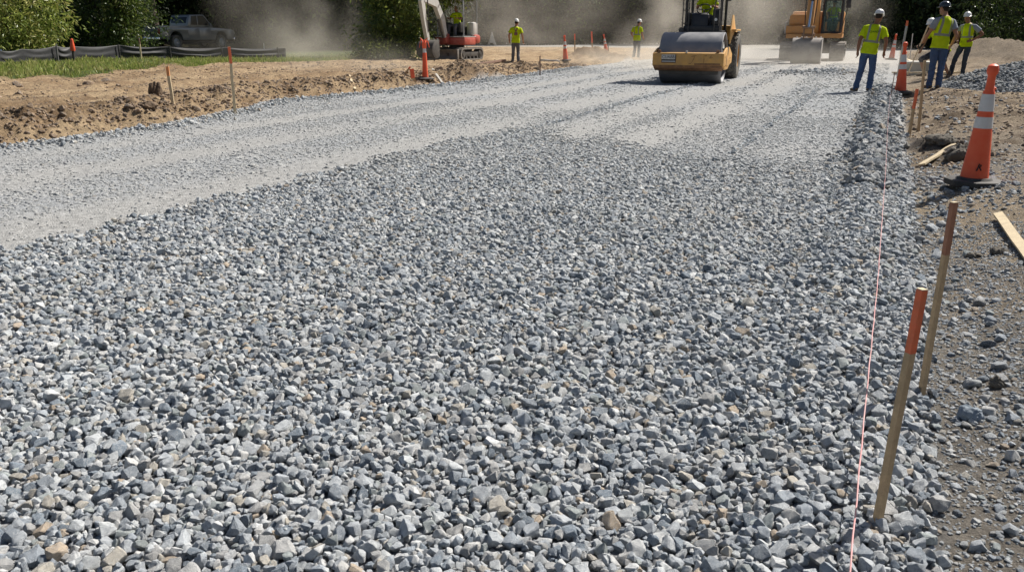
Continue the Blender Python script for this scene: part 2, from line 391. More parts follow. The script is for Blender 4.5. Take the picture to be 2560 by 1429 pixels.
def instancer(name, P, ROT, SC, IDX, COLR, coll, join=False):
    me = mesh_pts(name, P); n = len(P)
    for nm, ty, key, arr in (('rot', 'FLOAT_VECTOR', 'vector', ROT), ('scl', 'FLOAT_VECTOR', 'vector', SC), ('idx', 'INT', 'value', IDX)):
        a = me.attributes.new(nm, ty, 'POINT'); a.data.foreach_set(key, np.asarray(arr, np.int32 if ty == 'INT' else np.float32).ravel())
    vcol(me, COLR, 'scol')
    ng = bpy.data.node_groups.new(name + '_gn', 'GeometryNodeTree')
    ng.interface.new_socket('Geometry', in_out='INPUT', socket_type='NodeSocketGeometry'); ng.interface.new_socket('Geometry', in_out='OUTPUT', socket_type='NodeSocketGeometry')
    N = ng.nodes.new; LK = ng.links.new; gi = N('NodeGroupInput'); go = N('NodeGroupOutput')
    ci = N('GeometryNodeCollectionInfo'); ci.inputs['Collection'].default_value = coll; ci.inputs['Separate Children'].default_value = True; ci.inputs['Reset Children'].default_value = True
    ip = N('GeometryNodeInstanceOnPoints'); ip.inputs['Pick Instance'].default_value = True
    LK(gi.outputs[0], ip.inputs['Points']); LK(ci.outputs[0], ip.inputs['Instance'])
    def na(nm, ty):
        a = N('GeometryNodeInputNamedAttribute'); a.data_type = ty; a.inputs['Name'].default_value = nm; return [o for o in a.outputs if o.enabled and o.name == 'Attribute'][0]
    LK(na('idx', 'INT'), ip.inputs['Instance Index']); LK(na('scl', 'FLOAT_VECTOR'), ip.inputs['Scale'])
    er = N('FunctionNodeEulerToRotation'); LK(na('rot', 'FLOAT_VECTOR'), er.inputs[0]); LK(er.outputs[0], ip.inputs['Rotation'])
    LK(ip.outputs[0], go.inputs[0])
    o = link(name, me, STONE); md = o.modifiers.new('scatter', 'NODES'); md.node_group = ng
    return o
def mesh_pts(name, P):
    me = bpy.data.meshes.new(name); me.vertices.add(len(P)); me.vertices.foreach_set('co', np.asarray(P, np.float32).ravel()); me.update(); return me
PAL = np.array([(.43, .46, .49), (.52, .545, .56), (.31, .345, .385), (.62, .63, .63), (.21, .25, .295), (.40, .40, .395), (.46, .43, .375), (.44, .36, .275), (.52, .52, .51), (.34, .375, .375)])
PW = np.array([.2, .19, .15, .12, .1, .09, .055, .02, .045, .05]); PW = PW / PW.sum()
def stone_cols(n, lift=0., dusty=0.):
    c = PAL[rng.choice(len(PAL), n, p=PW)] * rng.uniform(.82, 1.15, (n, 1)) * (1 + lift)
    d = np.broadcast_to(np.asarray(dusty), (n,))[:, None]
    return c * (1 - d) + d * np.array((.44, .44, .43))
def in_view(x, y, m=.85):
    lim = .70 * (y + .35) + m
    return (np.abs(x) < lim) & (y > 1.3)
# --- loose stone: every piece is dropped on the heap built so far
CELL = .011; X0, X1, Y0, Y1 = -9.0, 7.6, 1.2, 13.2
gx = np.arange(X0, X1, CELL); gy = np.arange(Y0, Y1, CELL)
HM = np.zeros((len(gy), len(gx)), np.float32); CW = np.zeros_like(HM)
for k in range(0, len(gy), 120):
    GX, GY = np.meshgrid(gx, gy[k:k + 120]); t = terrain(GX, GY); HM[k:k + 120] = t[0]
    CW[k:k + 120] = np.clip(t[3] * t[2] + t[5] * .9, 0, 1) * (t[2] > .02)
H0 = HM.copy()
P = []; RT = []; SCL = []; IX = []; DU = []
NT = 130000
cx = rng.uniform(X0 + .1, X1 - .1, NT * 8); cy = Y0 + .1 + (Y1 - Y0 - .2) * rng.uniform(0, 1, NT * 8)
uu, vv = to_uv(cx, cy)
ci_ = CW[((cy - Y0) / CELL).astype(int), ((cx - X0) / CELL).astype(int)]
ok = in_view(cx, cy) & (rng.uniform(0, 1, len(cx)) < ci_) & (vv < .34) & (vv > -5.9)
cx, cy = cx[ok], cy[ok]
area = len(cx) / (NT * 8) * (X1 - X0) * (Y1 - Y0)
NST = min(int(area * 1850), len(cx) // 3)
sizes = np.clip(rng.lognormal(math.log(.0325), .30, NST), .015, .070)
ordr = np.argsort(-sizes + rng.normal(0, .03, NST)); sizes = sizes[ordr]
sizes = np.concatenate([sizes[: int(NST * .0)], sizes])
_disc = {}
def disc(n):
    if n not in _disc:
        a = (np.arange(2 * n + 1) - n) / (n + .35); q = a[:, None] ** 2 + a[None] ** 2
        _disc[n] = (q <= 1, np.sqrt(np.clip(1 - q, 0, 1)))
    return _disc[n]
j = 0
big_i = rng.integers(0, len(BIGD), NST); yaw = rng.uniform(0, 2 * math.pi, NST); tilt = rng.normal(0, 1, (NST, 2))
for s in range(NST):
    if j + 3 >= len(cx): break
    L_ = sizes[s]; d = BIGD[big_i[s]]; r_ = L_ * .5 * (d[0] + d[1]) / 2 * .93; n = max(1, int(r_ / CELL)); mk, dome = disc(n)
    best = None
    for t in range(3):
        x, y = cx[j + t], cy[j + t]; a = int((x - X0) / CELL); b2 = int((y - Y0) / CELL)
        if a < n or b2 < n or a >= len(gx) - n or b2 >= len(gy) - n: continue
        w = HM[b2 - n:b2 + n + 1, a - n:a + n + 1]; z = float(w[mk].mean()) * .7 + .3 * float(w[mk].max()); rel = z - H0[b2, a]
        if best is None or rel < best[0]: best = (rel, x, y, a, b2, z, w)
    j += 3
    if best is None or best[0] > .10: continue
    rel, x, y, a, b2, z, w = best
    u_, v_ = to_uv(x, y); flat = min(1., max(0., (u_ - 2.6) / 4.8)) * (1 if v_ < -.6 else .35)
    hz = L_ * d[2] * .5
    gyd = float(w[-1].mean() - w[0].mean()) / (2 * n * CELL); gxd = float(w[:, -1].mean() - w[:, 0].mean()) / (2 * n * CELL)
    zc = z + hz * (.72 - .45 * flat)
    q = Euler((0, 0, yaw[s])).to_matrix(); k = .46 * (1 - .66 * flat)
    tl = Euler((math.atan(gyd) * .7 + tilt[s, 0] * k, -math.atan(gxd) * .7 + tilt[s, 1] * k, 0)).to_matrix()
    e = (tl @ q).to_euler()
    P.append((x, y, zc)); RT.append(tuple(e)); SCL.append((L_, L_, L_ * (1 - .25 * flat))); IX.append(big_i[s]); DU.append(flat)
    w[mk] = np.maximum(w[mk], (zc + hz * .75 * dome)[mk])
P = np.array(P); DU = np.array(DU)
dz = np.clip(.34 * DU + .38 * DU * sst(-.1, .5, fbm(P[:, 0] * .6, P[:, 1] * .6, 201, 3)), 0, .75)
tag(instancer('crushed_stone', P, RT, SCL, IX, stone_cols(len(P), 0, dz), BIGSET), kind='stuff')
# --- stone pressed into the rolled part of the bed
def embed(name, n, u0, u1, v0, v1, size, dens_fn, coll, dims, dust=.35, out=.5, tl=.2, seed=0, zoff=0., view=1., lift=0.):
    u = rng.uniform(u0, u1, n); v = rng.uniform(v0, v1, n); x, y = to_xy(u, v)
    k = in_view(x, y, view); u, v, x, y = u[k], v[k], x[k], y[k]
    t = terrain(x, y); keep = rng.uniform(0, 1, len(x)) < dens_fn(u, v, t); x, y = x[keep], y[keep]; z = t[0][keep]; tr = t[4][keep]; n = len(x)
    L_ = np.clip(rng.lognormal(math.log(size), .38, n), size * .45, size * 2.6); i = rng.integers(0, len(dims), n)
    P = np.stack([x, y, z + L_ * dims[i, 2] * (out - .5) + zoff], 1)
    RT = np.stack([rng.normal(0, tl, n), rng.normal(0, tl, n), rng.uniform(0, 6.28, n)], 1)
    return P, RT, np.repeat(L_[:, None], 3, 1), i, stone_cols(n, lift, np.clip(dust + .3 * tr, 0, .85))
def cat(parts): return [np.concatenate(a) for a in zip(*parts)]
def d_bed(u, v, t): return np.clip(t[2], 0, 1) * (1 - t[3]) * (1 - .96 * np.clip(t[4], 0, 1)) * (1 - t[7] * 0) * (.35 + .65 * sst(-.35, .25, fbm(u * .45, v * 1.6, 221, 4)))
parts = [embed('bed', 56000, -1, 17, -11.5, -.2, .034, d_bed, SMALLSET, SMALLD, .70, .33, .10),
         embed('bed', 40000, 17, 40, -12, -.2, .042, d_bed, SMALLSET, SMALLD, .70, .36, .10),
         embed('fine', 90000, -1, 13, -11.5, -.2, .019, lambda u, v, t: np.clip(t[2], 0, 1) * (1 - t[3]) * (1 - .82 * t[4]), SMALLSET, SMALLD, .68, .48),
         embed('wr', 30000, 1, 30, -12.2, -9.6, .036, lambda u, v, t: np.clip(t[6], 0, 1) ** 1.5 * (v > vleft(u) + .02), SMALLSET, SMALLD, .18, .72, .5),
         embed('wr', 18000, 1, 30, -12.2, -9.6, .036, lambda u, v, t: np.clip(t[6], 0, 1) ** 2 * (v > vleft(u) + .02), SMALLSET, SMALLD, .15, .8, .5, zoff=.02),
         embed('rg', 24000, 6, 24, -.75, .35, .046, lambda u, v, t: np.clip(t[5], 0, 1), SMALLSET, SMALLD, .02, .75, .5, lift=-.3),  # ridge stones coloured darker for the shadow side of the ridge
         embed('rg', 14000, 6, 24, -.6, .25, .046, lambda u, v, t: np.clip(t[5], 0, 1) ** 2, SMALLSET, SMALLD, .0, .8, .5, zoff=.04, lift=-.3),
         embed('ln', 9000, 8, 21, -1.95, -1.5, .024, lambda u, v, t: np.exp(-((v + 1.72 + .03 * np.sin(u * .7)) / .045) ** 2), SMALLSET, SMALLD, .0, .7, .4),
         embed('ln', 12000, 8.5, 24, -5.3, -4.7, .026, lambda u, v, t: np.exp(-((v + 5.02 + .05 * np.sin(u * .5)) / .06) ** 2), SMALLSET, SMALLD, .1, .7, .4),
         embed('hp', 9000, 22, 34, -5, 0, .055, lambda u, v, t: np.clip(t[7], 0, 1), SMALLSET, SMALLD, .0, .75, .5)]
tag(instancer('rolled_stone', *cat(parts), SMALLSET), kind='stuff')
# --- scattered stone on the right shoulder and clods on the dirt
def d_sh(u, v, t): return (1 - t[2]) * (v > .1) * np.clip(.15 + 1.3 * np.exp(-np.clip(v - .2, 0, 9) / .35) + .9 * (u < 2.4) * (1 - sst(.6, 1.2, v)) + .5 * sst(0, .4, fbm(u * .9, v * 1.5, 231, 3)), 0, 1)
parts = [embed('z', 60000, -1, 5, .1, 2.6, .009, lambda u, v, t: (1 - t[2]) * .9, SMALLSET, SMALLD, .1, .55, .3, view=.6),
         embed('a', 22000, -1, 9, .1, 3.2, .016, d_sh, SMALLSET, SMALLD, .05, .6, .25, view=.6),
         embed('b', 1300, -1, 9, .1, 3.0, .027, d_sh, SMALLSET, SMALLD, .03, .62, .3, view=.6),
         embed('c', 420, -1, 8, .1, .6, .036, d_sh, SMALLSET, SMALLD, .0, .66, .3, view=.6),
         embed('d', 3600, 7, 22, .1, 4, .034, lambda u, v, t: (1 - t[2]) * .4 * np.clip(1.2 - .35 * v, .1, 1), SMALLSET, SMALLD, .05, .6, .3),
         embed('e', 1000, 4.9, 7.5, .35, 3.2, .034, lambda u, v, t: (1 - t[2]) * sst(-.1, .3, fbm(u * 1.2, v, 235, 2)), SMALLSET, SMALLD, .02, .62, .3)]
a = cat(parts); a[4] = a[4] * rng.uniform(.62, 1.0, (len(a[4]), 1)); tag(instancer('shoulder_stone', *a, SMALLSET), kind='stuff')
def d_dirt(u, v, t): return (1 - t[2]) * (1 - t[8]) * (v < 0) * (.25 + .75 * sst(-.1, .4, fbm(u * .8, v * .8, 241, 3)))
parts = [embed('a', 40000, 0, 34, -22, -10, .030, d_dirt, SMALLSET, SMALLD, 0, .45, .3, view=1.),
         embed('f', 26000, 1, 32, -12.6, -10, .038, lambda u, v, t: (1 - t[2]) * np.exp(-((vleft(u) - v - .6) / .5) ** 2), SMALLSET, SMALLD, 0, .5, .4, view=1.),
         embed('b', 700, 0, 34, -18, -10, .10, d_dirt, SMALLSET, SMALLD, 0, .40, .3, view=1.),
         embed('c', 9000, 8, 22, .3, 6, .04, lambda u, v, t: (1 - t[2]) * .5, SMALLSET, SMALLD, 0, .5, .3, view=1.)]
a = cat(parts); a[4] = np.array((.29, .20, .125)) * rng.uniform(.5, 1.25, (len(a[4]), 1)) + rng.uniform(0, .02, (len(a[4]), 1))
tag(instancer('dirt_clods', *a, SMALLSET), kind='stuff')
# ------------------------------------------------------------------ small things
m_orange = M('cone_orange', (.78, .085, .022), .45, var=.10, vs=9, dirt=(.50, .22, .12), da=.28, ds=9)
m_flag = M('flag_orange', (.85, .13, .05), .6, var=.1)
m_refl = M('reflective_band', (.62, .61, .60), .35, var=.06, vs=14, dirt=(.45, .41, .36), da=.3, ds=12)
m_rubber = M('black_rubber', (.030, .029, .028), .7, var=.3, dirt=(.16, .14, .12), da=.3, ds=7, bump=.15)
m_wood = M('lath_wood', (.52, .36, .20), .75, var=.22, vs=22, dirt=(.25, .19, .13), da=.25, ds=16, bump=.25, bs=90)
m_woodp = M('pale_wood', (.58, .47, .30), .72, var=.16, vs=18, dirt=(.33, .27, .19), da=.25, ds=10, bump=.2, bs=80)
m_spray = M('orange_spray_paint', (.80, .14, .05), .55, var=.2, vs=20, dirt=(.45, .24, .12), da=.35, ds=22)
m_rust = M('rusty_steel', (.20, .12, .085), .8, var=.3, vs=20)
m_black = M('black_plastic', (.02, .02, .022), .45, var=.2, dirt=(.18, .16, .13), da=.3)
m_white = M('white_plastic', (.72, .71, .69), .45, var=.06)
m_ink = M('black_marker', (.015, .012, .012), .7)
m_conc = M('concrete', (.40, .385, .35), .9, var=.16, vs=5, dirt=(.28, .24, .19), da=.4, bump=.25, bs=50)
m_grey = M('galvanised_steel', (.38, .39, .40), .45, metal=.4, var=.15, dirt=DUST, da=.3)
def cone(name, label, px, py, top_py, group='tall channelizer cones along the job', detail=True, topx=None, z=None, mark=False):
    g = on_ground(px, py) if z is None else ground(px, py, z)
    tp = at_y(topx if topx else px, top_py, g.y); h = tp.z - g.z; k = h / 1.08
    t = thing('traffic_cone', label, 'cone', g, random.uniform(0, 6), group)
    e = Euler((0, math.atan2(tp.x - g.x, h) if topx else 0, 0)); t.rotation_euler = e
    rz = random.uniform(-.2, .5)
    b = MB(); a = [(.25 * math.cos(2 * math.pi * (i + .5) / 8) * k, .25 * math.sin(2 * math.pi * (i + .5) / 8) * k) for i in range(8)]
    b.prism(a, 'xy', 0, .055 * k, .012); b.lathe([(.16 * k, .05 * k), (.14 * k, .075 * k)], seg=24)
    b.build('base', m_rubber, t)
    rad = lambda s: (.125 - .078 * s / .84) * k
    b = MB(); pr = [(rad(s) , s * k) for s in (.06, .2, .35, .5, .65, .80, .84)] + [(.040 * k, .855 * k), (.036 * k, .88 * k), (.033 * k, .93 * k), (.034 * k, .98 * k), (.046 * k, 1.0 * k), (.049 * k, 1.03 * k), (.042 * k, 1.065 * k), (.015 * k, 1.08 * k)]
    b.lathe(pr, seg=28)
    b.ball((.038 * k, 0, .865 * k), (.022 * k, .02 * k, .018 * k), 10)
    b.build('cone_body', m_orange, t)
    for z0, z1 in ((.52, .62), (.67, .82)):
        b = MB(); b.lathe([(rad(z0) + .0025, z0 * k), (rad((z0 + z1) / 2) + .003, (z0 + z1) / 2 * k), (rad(z1) + .0025, z1 * k)], seg=28, cap=False); b.build('reflective_collar', m_refl, t)
    if mark:
        b = MB(); y0 = -rad(.18) - .002
        for p in ([(-.05, y0, .16), (-.035, y0, .215), (-.015, y0 - .001, .20), (-.03, y0, .185), (-.012, y0 - .001, .155)], [(-.055, y0 + .004, .15), (-.045, y0, .165)]):
            b.tube([Vector(q) for q in p], .006, 6)
        b.build('marker_scrawl', m_ink, t)
    return t
cone('traffic_cone', 'tall orange and white cone on a black base, nearest of all the cones', 2432, 462, 160, topx=2485, mark=True)
cone('traffic_cone', 'tall orange and white cone between the standing worker and the man holding a rake', 2250, 235, 105, topx=2264)
cone('traffic_cone', 'dusty orange cone farthest back on the right shoulder, behind the worker in jeans', 2228, 150, 85, topx=2241)
cone('traffic_cone', 'dusty orange cone standing on the edge of the left dirt bank beside a pale pipe', 1414, 152, 88, topx=1411)
cone('traffic_cone', 'dusty orange cone standing on the dirt mound left of the roller', 1516, 134, 85, topx=1509)
# small striped cone by the trees, far left, behind the silt fence
g = on_ground(257, 118); t = thing('traffic_cone', 'small orange and white cone just behind the black silt fence on the left', 'cone', (g.x, g.y, g.z), 0)
b = MB(); b.lathe([(.17, .03), (.04, .72), (.015, .74)]); b.build('cone_body', m_orange, t)
b = MB(); b.lathe([(.145, .17), (.105, .36)], cap=False); b.build('reflective_collar', m_refl, t)
b = MB(); b.box((0, 0, .015), (.42, .42, .03)); b.build('base', m_white, t)
# --- stakes
def stake(label, b_px, t_px, s=(.038, .038), paint=.25, group=None, cat='stake', name='survey_stake', rz=.4, wood=None, pm=None, z=None, flat=False):
    g = on_ground(*b_px) if z is None else ground(*b_px, z); tp = at_y(*t_px, g.y)
    d = tp - g; L_ = d.length; t = thing(name, label, cat, g, 0, group)
    q = Vector((0, 0, 1)).rotation_difference(d.normalized()); t.rotation_euler = (q.to_matrix() @ Matrix.Rotation(rz, 3, 'Z')).to_euler()
    zc = L_ * (1 - paint)
    def ring(zz):
        w = .0025 * math.sin(zz * 12 + L_ * 9)
        return [(sx * s[0] / 2 + w, sy * s[1] / 2 + w * .6, zz) for sx, sy in ((-1, -1), (1, -1), (1, 1), (-1, 1))]
    def part(nm, z0, z1, m):
        b = MB(); b.loft([ring(z0 + (z1 - z0) * i / 6) for i in range(7)]); b.build(nm, m, t, angle=20)
    if paint > 0:
        part('shaft', -.12, zc, wood or m_wood); part('painted_top', zc, L_ - .002, pm or m_spray)
        if name == 'survey_stake': b = MB(); b.loft([[(p[0] * .97, p[1] * .97, p[2]) for p in ring(L_ - .002)], [(p[0] * .97, p[1] * .97, p[2] + .003) for p in ring(L_ - .002)]]); b.build('sawn_end', m_woodp, t)
    else: part('shaft', -.12, L_, wood or m_wood)
    return t
stake('square wooden stake with a bright orange painted top, nearest to the camera beside the string', (2190, 1318), (2306, 722), (.021, .021), .25, 'wooden survey stakes', rz=.35)
stake('tall wooden stake with a dull reddish brown top, just behind the nearest orange stake', (2303, 985), (2386, 505), (.024, .020), .26, 'wooden survey stakes', rz=.3, pm=M('faded_red_paint', (.36, .15, .085), .75, var=.3, vs=20, dirt=(.30, .20, .13), da=.4, ds=20))
stake('short leaning stake with a long orange head, beside a slim lath and dark soil', (2272, 340), (2293, 222), (.035, .03), .42, 'wooden survey stakes', rz=.2)
stake('unpainted slim lath standing behind the leaning orange stake in front of the man with rake', (2296, 328), (2312, 152), (.04, .02), .0, None, 'lath', 'wooden_lath', rz=.3)
stake('weathered lath with a small orange tip leaning in the dust behind the second cone', (2243, 196), (2269, 52), (.06, .03), .09, None, 'lath', 'wooden_lath', rz=.2, wood=m_grey)
stake('thin white lath standing upright on the far right shoulder against the dark trees', (2274, 152), (2282, 84), (.035, .02), .0, None, 'lath', 'wooden_lath', rz=.2, wood=m_white)
stake('tall stake with a long bright orange sleeve at the left gravel edge', (588, 284), (573, 117), (.045, .045), .25, 'wooden survey stakes', rz=.3, wood=m_woodp)
stake('shorter yellowish stake with a faded orange tip on the bank beside a dark clod', (434, 273), (418, 166), (.045, .04), .25, 'wooden survey stakes', rz=.2, wood=m_woodp, pm=M('faded_orange_paint', (.66, .27, .10), .7, var=.2, vs=18))
stake('thin yellowish stake standing on the small soil mound at the grass edge', (355, 160), (347, 96), (.045, .04), .22, 'wooden survey stakes', rz=.2, wood=m_woodp, pm=m_rust)
stake('thin pale stake far away in the grass at the foot of the dusty trees', (661, 130), (659, 108), (.05, .03), .0, None, 'lath', 'wooden_lath', wood=m_white)
stake('dark rusty pin standing in the bank beside the fallen pale pipe', (1350, 188), (1350, 140), (.03, .03), .0, None, 'pin', 'steel_pin', wood=m_rust)
stake('plain reddish post between two dusty cones on the left bank', (1437, 130), (1437, 85), (.07, .06), .35, 'wooden survey stakes', rz=.2, pm=m_flag)
stake('reddish post standing behind the dirt mound left of the roller', (1481, 128), (1479, 79), (.09, .08), .6, 'wooden survey stakes', rz=.2, pm=m_flag)
stake('short dark pin right of the mound cone', (1521, 135), (1520, 110), (.05, .05), .0, None, 'pin', 'steel_pin', wood=m_rust)
stake('orange stake at the far right edge before the dark trees', (2542, 132), (2544, 98), (.09, .06), .5, 'wooden survey stakes', pm=m_flag)
stake('pair of faded orange stakes cut by the right picture border', (2560, 135), (2558, 104), (.10, .06), .6, 'wooden survey stakes', pm=m_flag)
stake('blue painted post holding the left end of the black silt fence', (5, 160), (1, 124), (.06, .05), .8, None, 'post', 'fence_post', pm=M('blue_paint', (.12, .22, .42), .6))
# --- string line
pA = ground(2125, 1429, .085); pB = at_y(2226, 176, 20.6); dr = (Vector((pB.x, pB.y, .10)) - pA)
m_str = M('pink_string', (.56, .22, .22), .7, var=.35, vs=7, dirt=(.75, .62, .58), da=.5, ds=5)
pts = []
STP = [ground(a, b_, c) for a, b_, c in ((2114, 1560, .08), (2125, 1429, .085), (2160, 1050, .095), (2195, 700, .11), (2209, 500, .15), (2215, 420, .18), (2220, 310, .20), (2222, 280, .20), (2226, 236, .18))]
STL = np.cumsum([0] + [(STP[i + 1] - STP[i]).length for i in range(8)])
for i in range(0, 91):
    f = i / 90; s_ = f * STL[-1]; p = Vector([float(np.interp(s_, STL, [q[c] for q in STP])) for c in range(3)]); sag = -.02 * math.sin(math.pi * max(0, f)) + (.004 * math.sin(i * 1.9)); pts.append((p.x + .0015 * math.sin(i * 2.7), p.y, p.z + sag))
b = MB(); b.tube(pts, [.0025 - .0013 * min(1., max(0., (p[1] - 4) / 6)) for p in pts], 6)
tag(b.build('string_line', m_str), 'pink and white mason string stretched along the right edge of the crushed stone', 'string')
e = pts[-1]; b = MB(); b.cyl((e[0] + .01, e[1], zt(e[0], e[1]) - .1), (e[0] + .03, e[1], .62), .008); tag(b.build('steel_pin', m_rust), 'thin rusty pin holding the far end of the string near the worker in jeans', 'pin')
# --- timber lying about
def plank(label, a_px, b_px, w, th, z0=.02, z1=.02, mat=None, rx=0., cat='plank', name='wooden_plank', grp=None):
    a = on_ground(*a_px); c = on_ground(*b_px); a.z += z0; c.z += z1; d = c - a; mid = (a + c) / 2
    t = MB(); L_ = d.length; bm_r = []
    for i in range(7):
        f = i / 6 - .5; k = .004 * math.sin(i * 1.7)
        bm_r.append([(f * L_, sy * w / 2, sz * th / 2 + k) for sy, sz in ((-1, -1), (1, -1), (1, 1), (-1, 1))])
    t.loft(bm_r); o = t.build(name, mat or m_woodp, angle=20); o.location = mid
    o.rotation_euler = (Vector((1, 0, 0)).rotation_difference(d.normalized()).to_matrix() @ Matrix.Rotation(rx, 3, 'X')).to_euler()
    return tag(o, label, cat, grp)
plank('short pale board lying tilted on a soil clod left of the big cone', (2303, 418), (2385, 372), .085, .02, .03, .06, rx=-.25)
plank('long pale board lying on the soil at the right picture border', (2492, 548), (2600, 690), .062, .022, .045, .02, rx=.3)
plank('pale form board lying level behind the second cone at the crew', (2232, 186), (2316, 187), .10, .05, .06, .06)
plank('pale form board lying at the feet of the crouching man in shorts', (2340, 190), (2396, 184), .20, .06, .08, .08)
plank('pale wooden rail resting on top of the concrete box behind the crew', (2262, 160), (2318, 155), .12, .06, .12, .12)
plank('pale pipe lying along the left bank top between the pin and the cone', (1352, 153), (1398, 154), .09, .09, .05, .05, mat=m_white, cat='pipe', name='plastic_pipe')
plank('long dark timber lying on the dirt in front of the red mini excavator', (1190, 160), (1262, 158), .12, .08, .04, .04, mat=m_rust, name='timber')
plank('weathered lath fallen beside the ribboned marker post base', (1082, 192), (1106, 208), .07, .02, .04, .04, mat=m_conc)
plank('thin pale stick stuck in the dusty bank left of the marker post', (874, 212), (888, 226), .06, .03, .05, .03)
# concrete box for the crew
g = on_ground(2292, 186); t = thing('drain_box', 'low grey concrete drain box behind the man with the rake', 'drain box', g, -AZ)
b = MB(); b.box((0, .5, .10), (1.0, .9, .5), bev=.03); b.build('box_wall', m_conc, t)
b = MB(); b.box((0, .5, .37), (1.12, 1.0, .07), bev=.02); b.build('lid', M('pale_concrete', (.5, .48, .44), .9, bump=.2), t)
# ribboned channelizer post
g = on_ground(1063, 188); tp = at_y(1058, 97, g.y); h = tp.z - g.z
t = thing('marker_post', 'orange tubular marker post with a ragged orange ribbon tied at its top', 'marker post', g)
b = MB(); b.lathe([(.24, 0), (.25, .03), (.20, .05), (.09, .06)], seg=8); b.build('base', m_rubber, t)
b = MB(); b.lathe([(.085, .05), (.075, .2), (.055, h * .62), (.05, h * .66)]); b.build('tube', m_orange, t)
b = MB(); b.lathe([(.05, h * .66), (.045, h * .76)]); b.build('reflective_collar', m_refl, t)
b = MB(); b.lathe([(.05, h * .76), (.065, h * .84), (.06, h * .93), (.03, h * .97)])
for i in range(6):
    a = i * 1.05; b.tube([(0, 0, h * .9), (.09 * math.cos(a), .09 * math.sin(a), h * (.95 + .03 * (i % 2))), (.14 * math.cos(a + .4), .14 * math.sin(a + .4), h * (.78 + .12 * (i % 3)))], [.02, .016, .006], 5)
b.build('ribbon', m_flag, t)
stake('thin leaning lath with a pink tip left of the ribboned marker post', (1013, 199), (1026, 167), (.04, .02), .3, None, 'lath', 'wooden_lath', pm=m_flag)
stake('stubby orange stake head beside the ribboned marker post', (1034, 191), (1029, 172), (.09, .08), .7, 'wooden survey stakes', pm=m_flag)
# A-frame
g = on_ground(1230, 116); t = thing('folding_sign', 'grey folding sign stand far behind the worker on the left bank', 'sign', g, .3)
b = MB()
for s in (-1, 1): b.tube([(s * .35, -.25, 0), (0, 0, 1.3)], .03, 6); b.tube([(s * .35, .25, 0), (0, 0, 1.3)], .03, 6)
b.build('leg_frame', m_grey, t); b = MB(); b.prism([(-.27, .3), (.27, .3), (.04, 1.15), (-.04, 1.15)], 'xz', -.17, -.15, .003); b.build('sign_panel', m_grey, t, rot=(-.1, 0, 0))
# --- silt fence
m_fab = M('silt_fabric', (.018, .019, .022), .55, var=.3, vs=4, dirt=(.07, .067, .065), da=.3, ds=2.2, spec=.5)
ft = [(-60, 168, 124, 25.5), (2, 160, 126, 26.5), (60, 158, 123, 27.4), (147, 151, 115, 29), (187, 149, 116, 29.6), (302, 143, 113, 32), (420, 142, 117, 33.2), (560, 141, 119, 34.5), (720, 139, 120, 36)]
def fbase(px, by, Y): p = at_y(px, by, Y); return Vector((p.x, Y, min(p.z, zt(p.x, Y) + .02)))
g0 = fbase(2, 158, 26.5); t = thing('silt_fence', 'low black silt fence with wrinkled shiny fabric along the grass on the left', 'silt fence', g0)
Vv = []; ns = 34; rowc = 0
seg = []
for (x0, b0, t0, y0_), (x1, b1, t1, y1_) in zip(ft[:-1], ft[1:]):
    for i in range(ns):
        f = i / ns; seg.append((x0 + (x1 - x0) * f, b0 + (b1 - b0) * f, t0 + (t1 - t0) * f, math.sin(math.pi * f), y0_ + (y1_ - y0_) * f))
nz = 26
for k, (x, by, ty, sag, yy_) in enumerate(seg):
    g = fbase(x, by, yy_); tp = at_y(x, ty, g.y)
    for jz in range(nz + 1):
        f = jz / nz; z = g.z - .06 + (tp.z - .05 * sag - g.z + .06) * f
        rip = .05 * sag ** .7 * math.sin(f * 14 + 3. * sag * f + 1.6 * float(fbm(x * .006, 0, 301, 2))) * (1 - f * .3) + .014 * float(fbm(x * .02, f * 6, 302, 3))
        Vv.append((g.x - g0.x, g.y - g0.y - rip - .10 * sag * math.sin(f * 3.1), z - g0.z))
n = len(seg); ii = np.arange(n * (nz + 1)).reshape(n, nz + 1)
q = np.stack([ii[:-1, :-1], ii[1:, :-1], ii[1:, 1:], ii[:-1, 1:]], -1).reshape(-1, 4)
o = link('fabric', mesh_np('fabric', Vv, q), m_fab, t); sm = o.modifiers.new('s', 'SOLIDIFY'); sm.thickness = .004
for (x, by, ty, yy_) in ((147, 151, 110, 28.9), (302, 143, 111, 31.9), (430, 142, 115, 33.2), (560, 141, 118, 34.4), (700, 139, 119, 35.7)):
    g = fbase(x, by, yy_); tp = at_y(x - 7, ty, g.y - .06); b = MB(); b.cyl(g - g0 + Vector((0, -.06, -.2)), tp - g0, .028, seg=6); b.build('fence_stake', M('grey_weathered_wood', (.16, .155, .15), .8) if x == 147 else m_black, t)
g = fbase(188, 150, 29.3); tp = at_y(179, 97, g.y - .1); t = thing('capped_post', 'dark steel post with a bright orange plastic cap in front of the silt fence', 'post', (g.x, g.y - .1, g.z))
d = tp - Vector((g.x, g.y - .1, g.z)); b = MB(); b.cyl((0, 0, -.2), d * .5, .04, seg=8); b.build('steel_post', m_black, t)
b = MB(); b.tube([d * .46, d * .55, d * .72, d * .88, d * .97, d], [.075, .085, .07, .05, .042, .015], 12); b.build('safety_cap', m_orange, t)
